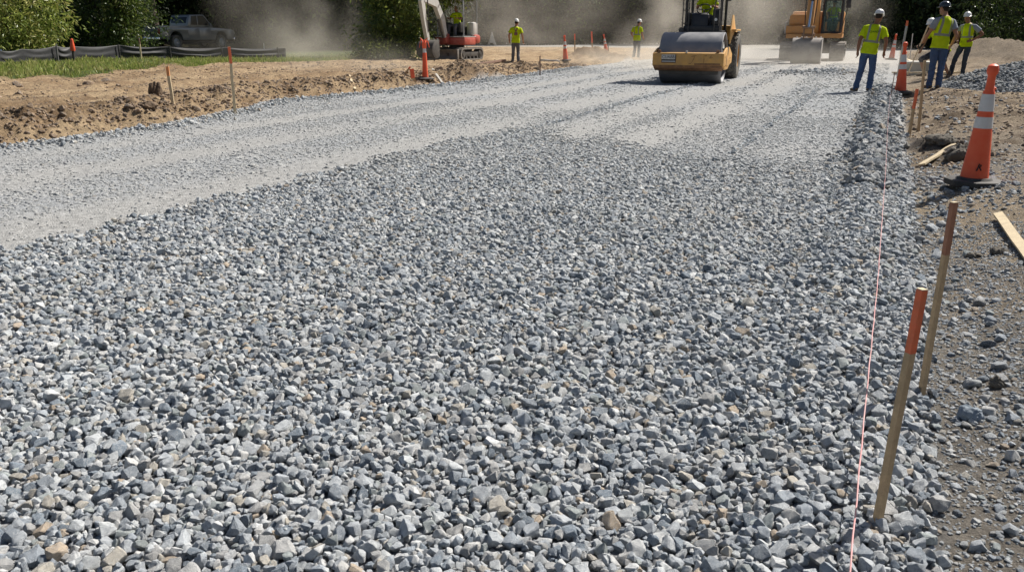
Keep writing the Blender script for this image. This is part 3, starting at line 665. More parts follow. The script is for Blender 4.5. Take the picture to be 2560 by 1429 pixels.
# --- gravel pile
pc = ground(2700, 224, .06); PR, PH = 3.3, 1.0
def pile_h(x, y):
    q = np.sqrt(((x - pc.x) / PR) ** 2 + ((y - pc.y) / (PR * .80)) ** 2) + .05 * fbm(x * 1.1, y * 1.1, 401, 4)
    return PH * np.clip(1 - q, -.3, 1) ** 1.0 if False else PH * (np.clip(1.0 - q, -.2, 1) - .10 * np.clip(1 - q * 3, 0, 1) ** 2) + .02 * fbm(x * 5, y * 5, 402, 3)
n = 170; aa = np.linspace(-1.15, 1.15, n); XX, YY = np.meshgrid(pc.x + aa * PR, pc.y + aa * PR * .80)
base = terrain(XX, YY, False); ZZ = base + pile_h(XX, YY); ii = np.arange(n * n).reshape(n, n)
q = np.stack([ii[:-1, :-1], ii[:-1, 1:], ii[1:, 1:], ii[1:, :-1]], -1).reshape(-1, 4)
keep = (pile_h(XX, YY) > -.12).reshape(-1)[q].any(1)
Vp = np.stack([XX - pc.x, YY - pc.y, ZZ], -1).reshape(-1, 3)
m_pile = M('dark_gravel', (.115, .12, .135), .9, var=.45, vs=26, bump=1., bs=30)
o = link('gravel_pile', mesh_np('gravel_pile', Vp, q[keep]), m_pile); o.location = (pc.x, pc.y, 0)
tag(o, 'broad blue grey pile of dark crushed stone on the right behind the nearest cone', 'gravel pile')
k = 15000; px = pc.x + rng.uniform(-1.05, .95, k) * PR; py = pc.y + rng.uniform(-1.05, .8, k) * PR * .80; hh = pile_h(px, py); s_ = (hh > -.03) & in_view(px, py, 1.); px, py, hh = px[s_], py[s_], hh[s_]; k = len(px)
zz = terrain(px, py, False) + hh; ls = np.clip(rng.lognormal(math.log(.055), .3, k), .03, .11)
o2 = instancer('loose_stone', np.stack([px - pc.x, py - pc.y, zz + ls * .12], 1), rng.uniform(-.6, .6, (k, 3)) * [1, 1, 9], np.repeat(ls[:, None], 3, 1), rng.integers(0, len(SMALLD), k), stone_cols(k, -.42), SMALLSET)
o2.parent = o; o2['kind'] = 'stuff'
# --- single clods worth pointing at
def clod(label, px, py, s, mat, seed, name='dirt_clod', cat='clod'):
    g = on_ground(px, py); b = bmesh.new(); bmesh.ops.create_icosphere(b, subdivisions=4, radius=1)
    c = np.array([v.co for v in b.verts]); d = 1 + .45 * fbm(c[:, 0] * 1.7 + seed, c[:, 1] * 1.7 + c[:, 2] * 1.3, seed, 4) + .35 * (ridged(c[:, 0] * 3.5, c[:, 1] * 2.5 + c[:, 2] * 2, seed + 5, 3) - .6)
    for v, k in zip(b.verts, d): v.co = Vector((v.co.x * s[0] * k, v.co.y * s[1] * k, v.co.z * s[2] * k))
    me = bpy.data.meshes.new(name); b.to_mesh(me); b.free(); me.polygons.foreach_set('use_smooth', np.ones(len(me.polygons), bool)); me.set_sharp_from_angle(angle=R(30))
    o = link(name, me, mat); o.location = g + Vector((0, 0, s[2] * .45)); o.rotation_euler = (0, 0, seed); return tag(o, label, cat)
m_clod = M('dark_soil', (.12, .082, .052), .95, var=.4, vs=7, bump=1., bs=16); m_clod2 = M('grey_soil', (.12, .105, .085), .95, var=.35, vs=9, bump=.8, bs=22)
clod('big dark upright soil clod on the left bank beside the short stake', 393, 252, (.11, .10, .15), m_clod, 3)
clod('dark soil lump lying low in front of the big upright clod', 372, 270, (.18, .13, .07), m_clod, 5)
clod('dark soil lump heaped behind the short pale board', 2350, 360, (.20, .16, .09), m_clod2, 21)
clod('dark soil clod propping up the short pale board', 2392, 392, (.13, .12, .10), m_clod2, 7)
clod('dark round stone on the soil below the long pale board', 2495, 634, (.05, .045, .032), m_clod2, 9, 'loose_rock', 'rock')
clod('flat dark stone on the soil right of the reddish topped stake', 2432, 642, (.05, .04, .022), m_clod2, 12, 'loose_rock', 'rock')
clod('blue grey stone at the right edge of the spilled gravel', 2425, 1045, (.042, .036, .034), M('blue_stone', (.22, .26, .30), .8, bump=.5, bs=30), 15, 'loose_rock', 'rock')
clod('brown lump of soil near the right picture border', 2492, 965, (.035, .03, .028), m_clod2, 17, 'loose_rock', 'rock')
# ------------------------------------------------------------------ machines
m_yel = M('machine_yellow', (.62, .33, .075), .5, var=.14, vs=4, dirt=(.38, .24, .12), da=.6, ds=5)
m_yelr = M('rusted_yellow', (.30, .15, .06), .7, var=.5, vs=9, dirt=(.13, .075, .05), da=.65, ds=5)
m_steel = M('drum_steel', (.21, .215, .235), .42, metal=.55, var=.14, vs=3, dirt=(.36, .35, .34), da=.5, ds=3.2)
m_dark = M('dark_steel', (.05, .048, .047), .6, var=.3, vs=6, dirt=(.20, .175, .145), da=.4, ds=4)
m_bpaint = M('black_paint', (.018, .018, .022), .4, var=.2, dirt=(.13, .12, .11), da=.25, ds=5)
m_tyre = M('tyre_rubber', (.035, .034, .032), .8, var=.3, vs=8, dirt=(.30, .27, .22), da=.6, ds=5)
m_track = M('dusty_track', (.13, .12, .11), .85, var=.3, vs=8, dirt=(.36, .32, .27), da=.6, ds=4)
m_red = M('machine_red', (.46, .055, .035), .42, var=.12, dirt=(.36, .24, .18), da=.4, ds=3)
m_cream = M('machine_cream', (.60, .585, .55), .42, var=.08, dirt=(.38, .33, .27), da=.4, ds=4)
m_chrome = M('chrome_rod', (.75, .76, .78), .14, metal=.95, var=.04)
m_org = M('machine_orange', (.60, .27, .07), .5, var=.12, vs=4, dirt=(.38, .28, .17), da=.45, ds=3)
m_seat = M('seat_vinyl', (.03, .03, .033), .55, var=.2, bump=.2)
m_lamp = M('lamp_lens', (.75, .75, .72), .15, var=.05)
m_lampr = M('red_lens', (.32, .015, .015), .2, var=.1)
def glass(name, tint, a):
    m, nt, b = newmat(name); b.inputs['Base Color'].default_value = (*tint, 1); b.inputs['Roughness'].default_value = .06
    tr = nt.nodes.new('ShaderNodeBsdfTransparent'); tr.inputs[0].default_value = (.75, .85, .82, 1); mx = nt.nodes.new('ShaderNodeMixShader'); mx.inputs[0].default_value = a
    nt.links.new(tr.outputs[0], mx.inputs[1]); nt.links.new(b.outputs[0], mx.inputs[2]); nt.links.new(mx.outputs[0], nt.nodes['Material Output'].inputs[0]); return m
m_glass = glass('cab_glass', (.30, .42, .40), .14); m_tint = glass('tinted_glass', (.02, .025, .03), .75)
def text(s, size, mat, parent, loc, rot, name, ext=.002, bend=None):
    c = bpy.data.curves.new('txt', 'FONT'); c.body = s; c.size = size; c.extrude = ext; c.align_x = 'CENTER'; c.align_y = 'CENTER'; c.resolution_u = 2
    o = bpy.data.objects.new('txt', c); COL.objects.link(o); bpy.context.view_layer.update()
    me = bpy.data.meshes.new_from_object(o.evaluated_get(bpy.context.evaluated_depsgraph_get())); bpy.data.objects.remove(o)
    if bend:
        for v in me.vertices: v.co.z += bend(v.co.x, v.co.y)
    r = link(name, me, mat, parent); r.location = loc; r.rotation_euler = rot; return r
# ================= road roller (local: +x right in picture, -y forward towards the camera)
dg = ground(1718, 207, 0); ru, rv = to_uv(dg.x, dg.y)
RX, RY = to_xy(ru + .12, rv + .10)
def m_add(b_, *pts): return b_
t = thing('road_roller', 'yellow single drum road roller with a grey steel drum and a man at the wheel', 'roller', (RX, RY, zt(RX, RY) - .01), -AZ + R(3.5))
ROLL = t; D2 = .70; DW = 1.98; t.scale = (.87, 1, 1)
b = MB(); mt = Matrix.Translation((0, 0, D2)) @ Matrix.Rotation(R(90), 4, 'Y')
b.lathe([(D2 - .07, -DW / 2 + .10), (D2 - .05, -DW / 2), (D2 - .012, -DW / 2), (D2, -DW / 2 + .012), (D2, DW / 2 - .012), (D2 - .012, DW / 2), (D2 - .05, DW / 2), (D2 - .07, DW / 2 - .10)], mt, seg=72)
drum = b.build('drum', m_steel, t)
b = MB(); b.cyl((-DW / 2 - .1, 0, D2), (DW / 2 + .1, 0, D2), .16, seg=20); b.build('hub', m_dark, drum)
fy = -.98
b = MB()   # front beam: upright plate with a lip folded under
b.prism([(fy, .53), (fy + .02, .85), (fy + .10, .87), (fy + .14, .85), (fy + .14, .53), (fy + .10, .49)], 'yz', -1.08, 1.08, .012)
beam = b.build('front_beam', m_yel, t)
b = MB(); b.prism([(fy + .0, .53), (fy + .14, .53), (fy + .26, .40), (fy + .22, .37), (fy + .10, .41), (fy + .01, .46)], 'yz', -1.075, 1.07, .01); b.build('scraper_skirt', m_yelr, beam)
b = MB(); b.box((0, fy + .30, .33), (1.86, .02, .12)); b.build('scraper_blade', m_dark, beam)
b = MB(); b.cyl((-.05, fy + .06, .855), (-.05, fy + .06, .92), .035); b.build('tow_knob', m_cream, beam)
for s in (-1, 1):  # side plates of the drum frame
    x = 1.09 * s
    b = MB(); b.prism([(fy + .01, .52), (fy + .01, .84), (-.45, .97), (-.18, .99), (-.16, .80), (.05, .80), (.07, 1.0), (.25, 1.0), (.95, .80), (.95, .55), (.40, .50), (.1, .40), (-.25, .40), (-.6, .40)], 'yz', x - .03, x + .03, .01); [b.cyl((x, yy, zz), (x + .045 * s, yy, zz), .018, seg=8) for yy, zz in ((-.7, .5), (-.7, .75), (-.5, .52), (.3, .62), (.5, .7), (-.1, .5))]; pl = b.build('side_plate', m_yel, t)
    b = MB(); b.prism([(-.35, .48), (-.27, .48), (-.27, .78), (-.35, .78)], 'yz', x + .028, x + .036, 0); b.build('slot', m_yelr, pl)
    b = MB(); b.box((x - s * .02, -.06, .88), (.10, .16, .26)); b.build('drum_mount', m_rubber, pl)
# decal
b = MB(); b.box((-.60, fy - .005, .70), (.46, .012, .22), rot=(-.05, 0, 0), bev=.003); dc = b.build('maker_plate', m_bpaint, beam)
b = MB(); b.box((-.61, fy - .010, .745), (.43, .012, .12), rot=(-.05, 0, 0), bev=.004); b.build('plate_panel', m_cream, dc)
b = MB(); b.box((-.60, fy - .011, .63), (.43, .012, .02), rot=(-.05, 0, 0), bev=.002); b.build('plate_line', m_refl, dc)
text('CUABB', .125, m_ink, dc, (-.61, fy - .019, .745), (R(87), 0, 0), 'plate_lettering', .002)
for (x0, z0, x1, z1) in ((.10, .74, .28, .76), (.22, .75, .12, .56), (.12, .56, .04, .54), (.50, .77, .50, .54), (.50, .76, .60, .76), (.50, .54, .62, .53), (.68, .70, .74, .77), (.70, .69, .78, .72)):
    b = MB(); z0 += .02; z1 += .03; b.tube([(x0, fy - .006 + .02 * (z0 - .44) / .4, z0), ((x0 + x1) / 2 + .01, fy - .006 + .02 * ((z0 + z1) / 2 - .44) / .4, (z0 + z1) / 2), (x1, fy - .006 + .02 * (z1 - .44) / .4, z1)], [.004, .009, .004], 5); b.build('scratch_mark', m_yelr, beam)
for s, yy in ((-1, -.3), (1, -.3), (1, -.1)):
    b = MB(); b.tube([(s * .98, yy, .95), (s * .90, .3, 1.15), (s * .55, .75, 1.05), (s * .4, 1.1, .95)], .022, 7); b.build('hydraulic_hose', m_black, t)
for s in (-1, 1): b = MB(); b.box((s * .92, fy + .07, .89), (.10, .03, .09), bev=.02); b.build('lifting_eye', m_yelr, beam)
b = MB(); b.box((.62, fy + .0, .56), (.8, .012, .05), bev=.004); b.build('rust_strip', m_yelr, beam)
# rear frame, hood and wheels
ry = 2.95; wr = .70
b = MB(); b.box((0, 1.35, .78), (.7, 1.1, .4)); b.box((0, 2.9, .82), (1.1, 2.2, .5)); b.build('chassis', m_dark, t)
b = MB(); b.prism([(2.45, 1.0), (2.45, 1.60), (3.0, 1.55), (4.1, 1.45), (4.25, 1.30), (4.25, .8), (2.9, .8)], 'yz', -.80, .86, .04); b.build('engine_hood', m_yel, t)
b = MB(); b.box((.99, 2.45, 1.46), (.22, 1.2, .05)); b.prism([(1.75, 1.05), (1.75, 1.45), (2.2, 1.9), (2.32, 1.9), (3.1, 1.44), (3.1, 1.36), (2.4, 1.3)], 'yz', .875, .925, .01); b.build('fender', m_yel, t)
for s in (-1, 1):
    b = MB(); mt = Matrix.Translation((s * .86, ry, wr)) @ Matrix.Rotation(R(90), 4, 'Y')
    b.lathe([(.36, -.22), (.50, -.26), (.62, -.25), (.675, -.20), (.69, -.1), (.69, .1), (.675, .20), (.62, .25), (.50, .26), (.36, .22)], mt, seg=44, cap=False)
    for k in range(22):
        a = 2 * math.pi * k / 22
        for row in (-1, 0, 1):
            aa = a + (.14 if row else 0); q = mt @ Matrix.Rotation(aa, 4, 'Z')
            tmp = bmesh.new(); bmesh.ops.create_cube(tmp, size=1); bmesh.ops.scale(tmp, vec=(.05, .135, .12), verts=tmp.verts); bmesh.ops.bevel(tmp, geom=tmp.edges[:], offset=.014, segments=1, affect='EDGES')
            b._merge(tmp, q @ Matrix.Translation((.695 - .014 * abs(row), 0, row * .15)) @ Matrix.Rotation(R(40 * (1 if row >= 0 else -1)), 4, 'X'))
    wl = b.build('tyre', m_tyre, t)
    b = MB(); b.lathe([(.10, .10), (.16, .12), (.20, .08), (.34, .06), (.37, .2), (.355, .21), (.33, .0), (.1, -.02)], mt if s > 0 else mt @ Matrix.Rotation(math.pi, 4, 'X'), seg=32); b.build('rim', m_yel, wl)
# operator platform and guard
pz = 1.40; px0, px1, py0, py1 = -.58, .66, 1.05, 2.4
b = MB(); b.box(((px0 + px1) / 2, (py0 + py1) / 2, pz), (px1 - px0 + .1, py1 - py0, .09)); b.box(((px0 + px1) / 2, py0 + .06, pz + .11), (px1 - px0 + .02, .05, .14)); b.build('platform', m_bpaint, t)
for x in (px0 + .06, px1 - .02):
    for y in (1.18, 2.28): b = MB(); b.box((x, y, pz + .95), (.085, .085, 1.9), bev=.01); b.build('guard_post', m_bpaint, t)
b = MB(); b.prism([(px0 - .05, 3.32), (px1 + .08, 3.32), (px1 + .08, 3.40), (px0 - .05, 3.40)], 'xz', 1.0, 2.5, .03); b.build('canopy_roof', m_bpaint, t)
b = MB()
for x in (px0 - .04, px0 + .16): b.tube([(x, 1.06, pz), (x, 1.06, pz + .92), (x, 1.2, pz + .96)], .018, 8)
for z in (.25, .62): b.tube([(px0 - .04, 1.06, pz + z), (px0 + .16, 1.06, pz + z)], .014, 6)
b.tube([(px0 - .04, 1.2, pz + .96), (px0 - .04, 2.3, pz + .96)], .02, 6); b.build('hand_rail', m_dark, t)
b = MB()
for x in (px1 - .22, px1 - .03): b.tube([(x, 1.06, pz), (x, 1.06, pz + .80), (x + .05, 1.06, pz + .98), (x + .16, 1.06, pz + .98)], .018, 8)
for z in (.25, .62): b.tube([(px1 - .22, 1.06, pz + z), (px1 - .03, 1.06, pz + z)], .014, 6)
b.tube([(px1 + .06, 1.04, pz + .97), (px1 + .06, 2.3, pz + .95)], .02, 6); b.build('hand_rail', m_dark, t)
b = MB(); b.prism([(1.12, pz), (1.30, pz), (1.42, pz + .42), (1.36, pz + .56), (1.22, pz + .50)], 'yz', -.36, .22, .03); b.box((.46, 1.45, pz + .36), (.22, .5, .6), bev=.03); b.box((-.46, 1.5, pz + .3), (.14, .5, .5), bev=.03); b.build('console', m_bpaint, t)
b = MB(); ring = [(.23 * math.cos(a), .23 * math.sin(a), 0) for a in np.linspace(0, 2 * math.pi, 25)]; b.tube(ring, .017, 8); b.tube([(-.22, 0, 0), (0, 0, -.04), (.22, 0, 0)], .014, 6); b.tube([(0, 0, -.04), (0, -.22, 0)], .014, 6); b.cyl((0, 0, -.04), (0, 0, -.3), .025)
b.build('steering_wheel', m_black, t, loc=(.0, 1.50, pz + .66), rot=(R(38), 0, 0))
b = MB(); b.box((.05, 2.0, pz + .22), (.5, .5, .14), bev=.04); b.box((.05, 2.27, pz + .55), (.5, .14, .6), rot=(-.15, 0, 0), bev=.05); b.box((.05, 2.0, pz + .1), (.3, .3, .2)); b.build('seat', m_seat, t)
b = MB(); b.cyl((px0 - .06, 1.12, pz + .06), (px0 - .06, 1.0, pz + .06), .08, seg=14); b.build('headlight', m_dark, t)
b = MB(); b.cyl((.5, 1.02, pz + .35), (.5, .98, pz + .35), .045, seg=12); b.build('work_lamp', m_lamp, t)
b = MB(); b.tube([(px1 + .02, 1.15, pz + .9), (px1 + .20, 1.05, pz + .95)], .012, 6); b.box((px1 + .24, 1.03, pz + .93), (.10, .03, .16)); b.build('mirror', m_dark, t)
# ================= tracked undercarriage
def track_unit(parent, x, w, L_, h, shoes=True, mat=m_track, y0=0):
    r = h / 2; n = 16; prof = []
    for k in range(n + 1): a = -math.pi / 2 - math.pi * k / n; prof.append((y0 - (L_ / 2 - r) + r * math.cos(a), r + r * math.sin(a)))
    for k in range(n + 1): a = math.pi / 2 - math.pi * k / n; prof.append((y0 + (L_ / 2 - r) + r * math.cos(a), r + r * math.sin(a)))
    inner = [((p[0] - y0) * (L_ - h * .24) / L_ + y0, r + (p[1] - r) * .78) for p in prof]
    b = bmesh.new(); rows = []
    for xx, pr in ((x - w / 2, inner), (x - w / 2, prof), (x + w / 2, prof), (x + w / 2, inner)): rows.append([b.verts.new((xx, p[0], p[1])) for p in pr])
    m_ = len(prof)
    for i in range(4):
        for k in range(m_): b.faces.new((rows[i][k], rows[i][(k + 1) % m_], rows[(i + 1) % 4][(k + 1) % m_], rows[(i + 1) % 4][k]))
    mb = MB(); mb._merge(b)
    per = [0]; pp = prof + [prof[0]]
    for i in range(m_): per.append(per[-1] + math.hypot(pp[i + 1][0] - pp[i][0], pp[i + 1][1] - pp[i][1]))
    ns = int(per[-1] / (h * .17))
    for k in range(ns):
        s = per[-1] * k / ns; i = max(j for j in range(m_) if per[j] <= s); f = (s - per[i]) / max(1e-6, per[i + 1] - per[i])
        y = pp[i][0] + (pp[i + 1][0] - pp[i][0]) * f; z = pp[i][1] + (pp[i + 1][1] - pp[i][1]) * f; a = math.atan2(pp[i + 1][1] - pp[i][1], pp[i + 1][0] - pp[i][0])
        mb.box((x, y, z), (w, h * .12, h * .07), rot=(a, 0, 0), bev=0)
    tr = mb.build('track', mat, parent)
    mb = MB(); mb.box((x, y0, r), (w * .7, L_ - h * 1.1, h * .42), bev=.03); mb.build('track_frame', m_dark if mat is m_track else mat, tr)
    mb = MB()
    for yy in (y0 - L_ / 2 + r, y0 + L_ / 2 - r): mb.cyl((x - w * .42, yy, r), (x + w * .42, yy, r), r * .72, seg=20); mb.cyl((x - w * .5, yy, r), (x + w * .5, yy, r), r * .32, seg=14)
    for k in range(4): yy = y0 + (k - 1.5) * (L_ - 2 * h) / 3.2; mb.cyl((x - w * .44, yy, h * .2), (x + w * .44, yy, h * .2), h * .13, seg=12)
    mb.build('sprocket', m_dark, tr)
def beam_path(mb, pts, w, hs):
    """box beam through side-view points (y, z) with depth hs at each point"""
    rings = []
    for i, (x, y, z) in enumerate(pts):
        p = Vector((x, y, z)); a = Vector(pts[max(0, i - 1)]); c = Vector(pts[min(len(pts) - 1, i + 1)]); d = (c - a).normalized(); n_ = Vector((1, 0, 0)).cross(d).normalized() * hs[i] / 2; sx = Vector((w / 2, 0, 0))
        rings.append([p - sx - n_, p + sx - n_, p + sx + n_, p - sx + n_])
    mb.loft(rings)
def bucket(parent, mat, c, w, r, rot, name='bucket'):
    o = MB(); prof = [(r * math.cos(a), r * math.sin(a)) for a in np.linspace(R(60), R(275), 14)] + [(r * .95, -r * .9)]
    inn = [(p[0] * .93, p[1] * .93) for p in prof]
    rings = []
    bm = o.bm; va = [[bm.verts.new((x, p[0], p[1])) for p in prof] for x in (-w / 2, w / 2)]; vb = [[bm.verts.new((x, p[0], p[1])) for p in inn] for x in (-w / 2, w / 2)]
    for i in range(len(prof) - 1):
        bm.faces.new((va[0][i], va[0][i + 1], va[1][i + 1], va[1][i])); bm.faces.new((vb[0][i], vb[1][i], vb[1][i + 1], vb[0][i + 1]))
    for e in (0, len(prof) - 1): bm.faces.new((va[0][e], va[1][e], vb[1][e], vb[0][e]))
    for s in (-1, 1): o.prism(prof, 'yz', s * w / 2 - .02, s * w / 2 + .02, .004)
    n = max(4, int(w / .22))
    for k in range(n): xx = -w / 2 + w * (k + .5) / n; o.box((xx, r * 1.02, -r * .93), (w / n * .35, r * .28, r * .09), bev=.01)
    return o.build(name, mat, parent, loc=c, rot=rot, angle=30)
# ================= orange excavator
eg = ground(2030, 152, .0); t = thing('excavator', 'large orange yellow excavator facing the camera in the dust with its bucket on the stone', 'excavator', (eg.x + SA * 2.1 - .16, eg.y + CA * 2.1, zt(eg.x, eg.y) - .03), -AZ + .03); EXC = t; t.scale = (.93, 1, 1)
for s in (-1, 1): track_unit(t, s * 1.28, .72, 4.3, .90)
b = MB(); b.box((0, 0, .62), (1.9, 2.2, .5), bev=.05); b.cyl((0, 0, .8), (0, 0, 1.12), .65, seg=28); b.build('undercarriage', m_dark, t)
b = MB(); b.box((0, .35, 1.22), (2.85, 3.6, .22), bev=.04); b.prism([(-1.42, 1.1), (-1.42, 1.32), (-.35, 1.32), (-.35, 1.1)], 'xz', -1.6, -1.3, .03); b.prism([(.30, 1.12), (.30, 1.34), (1.36, 1.34), (1.52, 1.45), (1.42, 1.12)], 'xz', -1.66, -1.4, .03); b.build('deck', m_org, t)
b = MB(); b.prism([(-1.46, 1.33), (-.42, 1.33), (-.42, 1.72), (-1.46, 1.72)], 'xz', -1.45, .9, .05); b.prism([(-1.34, 1.72), (-.42, 1.72), (-.42, 2.28), (-1.2, 2.28), (-1.34, 2.18)], 'xz', -1.15, .9, .05); bx = b.build('side_housing', m_org, t)
b = MB(); b.tube([(-1.5, -1.42, 1.33), (-1.5, -1.42, 1.85), (-1.42, -1.42, 1.9)], .03, 6); b.build('grab_handle', m_cream, bx)
b = MB(); b.box((0, 1.75, 1.85), (2.8, 1.4, 1.2), bev=.10); b.build('counterweight', m_org, t)
# cab
cx0, cx1, cy0, cy1, cz0, cz1 = .34, 1.36, -1.35, .35, 1.34, 3.06
b = MB()
for x in (cx0 + .05, cx1 - .05):
    b.tube([(x, cy0 + .02, cz0), (x, cy0, cz0 + .8), (x, cy0 + .16, cz1 - .05)], .06, 8); b.box((x, cy1 - .05, (cz0 + cz1) / 2), (.11, .11, cz1 - cz0))
b.box(((cx0 + cx1) / 2, (cy0 + cy1) / 2 + .08, cz1), (cx1 - cx0 + .04, cy1 - cy0 - .05, .12), bev=.04); b.box(((cx0 + cx1) / 2, cy0 + .02, cz0 + .05), (cx1 - cx0, .08, .10)); b.box(((cx0 + cx1) / 2, cy0 + .17, cz1 - .1), (cx1 - cx0, .08, .14))
cab = b.build('cab_frame', m_bpaint, t)
b = MB(); b.prism([(cy0 + .01, cz0 + .1), (cy0 - .01, cz0 + .8), (cy0 + .13, cz1 - .16), (cy0 + .14, cz1 - .16), (cy0, cz0 + .8), (cy0 + .02, cz0 + .1)], 'yz', cx0 + .1, cx1 - .1, 0); b.build('windscreen', m_glass, cab)
b = MB(); b.box((cx1 - .06, (cy0 + cy1) / 2, cz0 + .42), (.05, cy1 - cy0 - .1, .85)); b.build('side_panel', m_bpaint, cab)
b = MB(); b.box((cx0 + .03, (cy0 + cy1) / 2, cz0 + .42), (.05, cy1 - cy0 - .1, .85)); b.build('door', m_bpaint, cab)
b = MB(); b.box((.85, -.25, cz0 + .50), (.55, .5, .15), bev=.05); b.box((.85, .02, cz0 + .9), (.55, .14, .75), bev=.05); b.box((.85, -.3, cz0 + .22), (.4, .45, .42)); b.build('seat', m_seat, cab)
for x in (.52, 1.2): b = MB(); b.box((x, -.62, cz0 + .62), (.16, .4, .12), bev=.03); b.tube([(x, -.75, cz0 + .66), (x, -.8, cz0 + .86)], .022, 8); b.build('joystick', m_black, cab)
b = MB(); b.tube([(cx1 + .02, cy0 + .1, cz0 + .2), (cx1 + .22, cy0 - .1, cz1 - .5), (cx1 + .10, cy0, cz1 - .2)], .018, 6); b.box((cx1 + .24, cy0 - .12, cz1 - .32), (.24, .05, .4), bev=.03); b.build('mirror', m_bpaint, cab)
# boom, stick, bucket
b = MB(); beam_path(b, [(0, -1.0, 1.5), (0, -2.0, 3.3), (0, -3.1, 4.7), (0, -4.6, 5.1)], .42, [.6, .75, .75, .4]); b.build('boom', m_org, t)
b = MB(); beam_path(b, [(0, -4.35, 5.6), (0, -4.7, 4.8), (0, -5.35, 2.6), (0, -5.75, 1.32)], .34, [.3, .62, .5, .34]); st = b.build('stick', m_org, t)
b = MB(); b.cyl((.05, -5.02, 4.4), (.03, -5.55, 2.75), .095, seg=14); b.build('cylinder', m_bpaint, st); b = MB(); b.cyl((.03, -5.55, 2.75), (.0, -5.92, 1.62), .06, seg=14); b.build('piston_rod', m_chrome, st)
b = MB()
for s in (-1, 1): b.prism([(-5.95, 1.62), (-5.78, 1.68), (-5.42, 1.2), (-5.60, .82), (-5.85, .86)], 'yz', s * .20 - .035, s * .20 + .035, .01)
b.cyl((-.30, -5.75, 1.3), (.30, -5.75, 1.3), .07); b.cyl((-.30, -5.9, 1.62), (.30, -5.9, 1.62), .06); b.cyl((-.3, -5.65, .92), (.3, -5.65, .92), .07); b.build('linkage', M('worn_linkage', (.20, .10, .05), .7, var=.4, vs=9, dirt=DUST, da=.4), st)
for s in (-1, 1): b = MB(); b.tube([(s * .14, -4.9, 4.9), (s * .26, -5.3, 3.6), (s * .25, -5.5, 2.4), (s * .2, -5.7, 1.7)], .025, 6); b.build('hose', m_black, st)
bucket(t, M('worn_bucket', (.17, .155, .15), .6, metal=.2, var=.25, vs=4, dirt=(.36, .33, .29), da=.5), (0, -5.62, .56), 1.36, .60, (R(175), 0, math.pi))
b = MB(); b.box((.69, -6.0, .60), (.03, .06, 1.05), rot=(-.12, 0, 0)); b.build('pale_edge', m_cream, t)  # narrow pale strip down the bucket's right edge
# ================= red and white mini excavator
hd = math.atan2(-.45, -.89)            # heading (towards left and camera)
mg = ground(1150, 140, .27); t = thing('mini_excavator', 'small red and white mini excavator with its operator on the left dirt by the bushes', 'excavator', (mg.x - .12, mg.y - .5, zt(mg.x, mg.y) - .02), -hd + math.pi); MINI = t; t.scale = (.86, .86, .92)
MZ = -hd + math.pi     # local -y is forward
for s in (-1, 1): track_unit(t, s * .80, .42, 2.5, .60)
b = MB(); b.box((0, 0, .42), (1.3, 1.2, .28)); b.cyl((0, 0, .5), (0, 0, .72), .42, seg=24); b.build('undercarriage', m_dark, t)
b = MB()
b.loft([[(-1.0 + 2.0 * i, yy, zz) for i, yy, zz in ((0, -1.62 + a, .06 + c), (1, -1.62 + a, .06 + c), (1, -1.56 + a, .06 + c), (0, -1.56 + a, .06 + c))] for a, c in ((-.06, 0), (.03, .12), (.05, .25), (.0, .40), (-.05, .48))]); b.box((-1.0, -1.58, .30), (.04, .16, .50)); b.box((1.0, -1.58, .30), (.04, .16, .50)); bl = b.build('dozer_blade', M('worn_blade', (.16, .15, .14), .6, metal=.3, var=.3, dirt=(.38, .34, .29), da=.5), t)
b = MB(); [b.box((s * .4, -1.05, .3), (.12, 1.1, .14)) for s in (-1, 1)]; b.build('blade_arm', m_dark, bl)
hs_ = R(-14); up = thing  # house turned a little on the slew ring
b = MB(); b.prism([(-.95, .74), (-.95, 1.12), (.95, 1.12), (.95, .74)], 'xz', -.75, .5, .06); b.prism([(-.95, .80), (-.95, 1.25), (.95, 1.25), (.95, .80)], 'xz', .45, 1.1, .14); hb = b.build('house', m_red, t)
b = MB(); b.box((0, .1, 1.14), (1.86, 1.7, .03)); b.build('trim', m_cream, hb)
b = MB(); b.box((0, -.1, 1.19), (1.5, 1.1, .05)); b.build('floor_mat', m_black, hb)
b = MB(); b.box((.62, .70, 1.52), (.44, .55, .68), bev=.08); sd_ = b.build('side_panel', m_cream, hb);
b = MB(); b.box((-.2, .70, 1.42), (1.2, .6, .45), bev=.06); b.build('engine_cover', m_bpaint, hb)
for x, y in ((-.82, -.62), (.82, -.62), (-.82, .85), (.82, .85)): b = MB(); b.tube([(x, y, 1.1), (x, y, 2.85), (x * .95, y * .95, 2.96)], .038, 8); b.build('canopy_post', m_grey, t)
b = MB(); b.box((0, .1, 3.0), (1.75, 1.7, .09), bev=.04); b.build('canopy_roof', m_bpaint, t)
b = MB(); b.box((0, .2, 1.50), (.5, .5, .12), bev=.04); b.box((0, .45, 1.85), (.48, .12, .6), bev=.05); b.build('seat', m_seat, t)
b = MB()
for x in (-.4, .4): b.box((x, -.1, 1.6), (.16, .5, .5), bev=.03); b.tube([(x, -.3, 1.8), (x, -.36, 2.02)], .02, 6)
b.tube([(-.8, -.64, 1.15), (-.8, -.64, 1.75), (.2, -.64, 1.75), (.2, -.64, 1.15)], .018, 6); b.build('control_console', m_black, t)
b = MB(); b.prism([(-.75, .80), (-.75, 1.25), (-1.05, 1.35), (-1.2, 1.2), (-1.15, .85)], 'yz', -.20, .02, .03); b.build('boom_bracket', m_red, t)
bxx = -.10
b = MB(); beam_path(b, [(bxx, -1.08, 1.15), (bxx, -1.4, 2.0), (bxx, -1.95, 2.72), (bxx, -3.15, 2.9)], .24, [.28, .38, .36, .24]); bo = b.build('boom', m_cream, t)
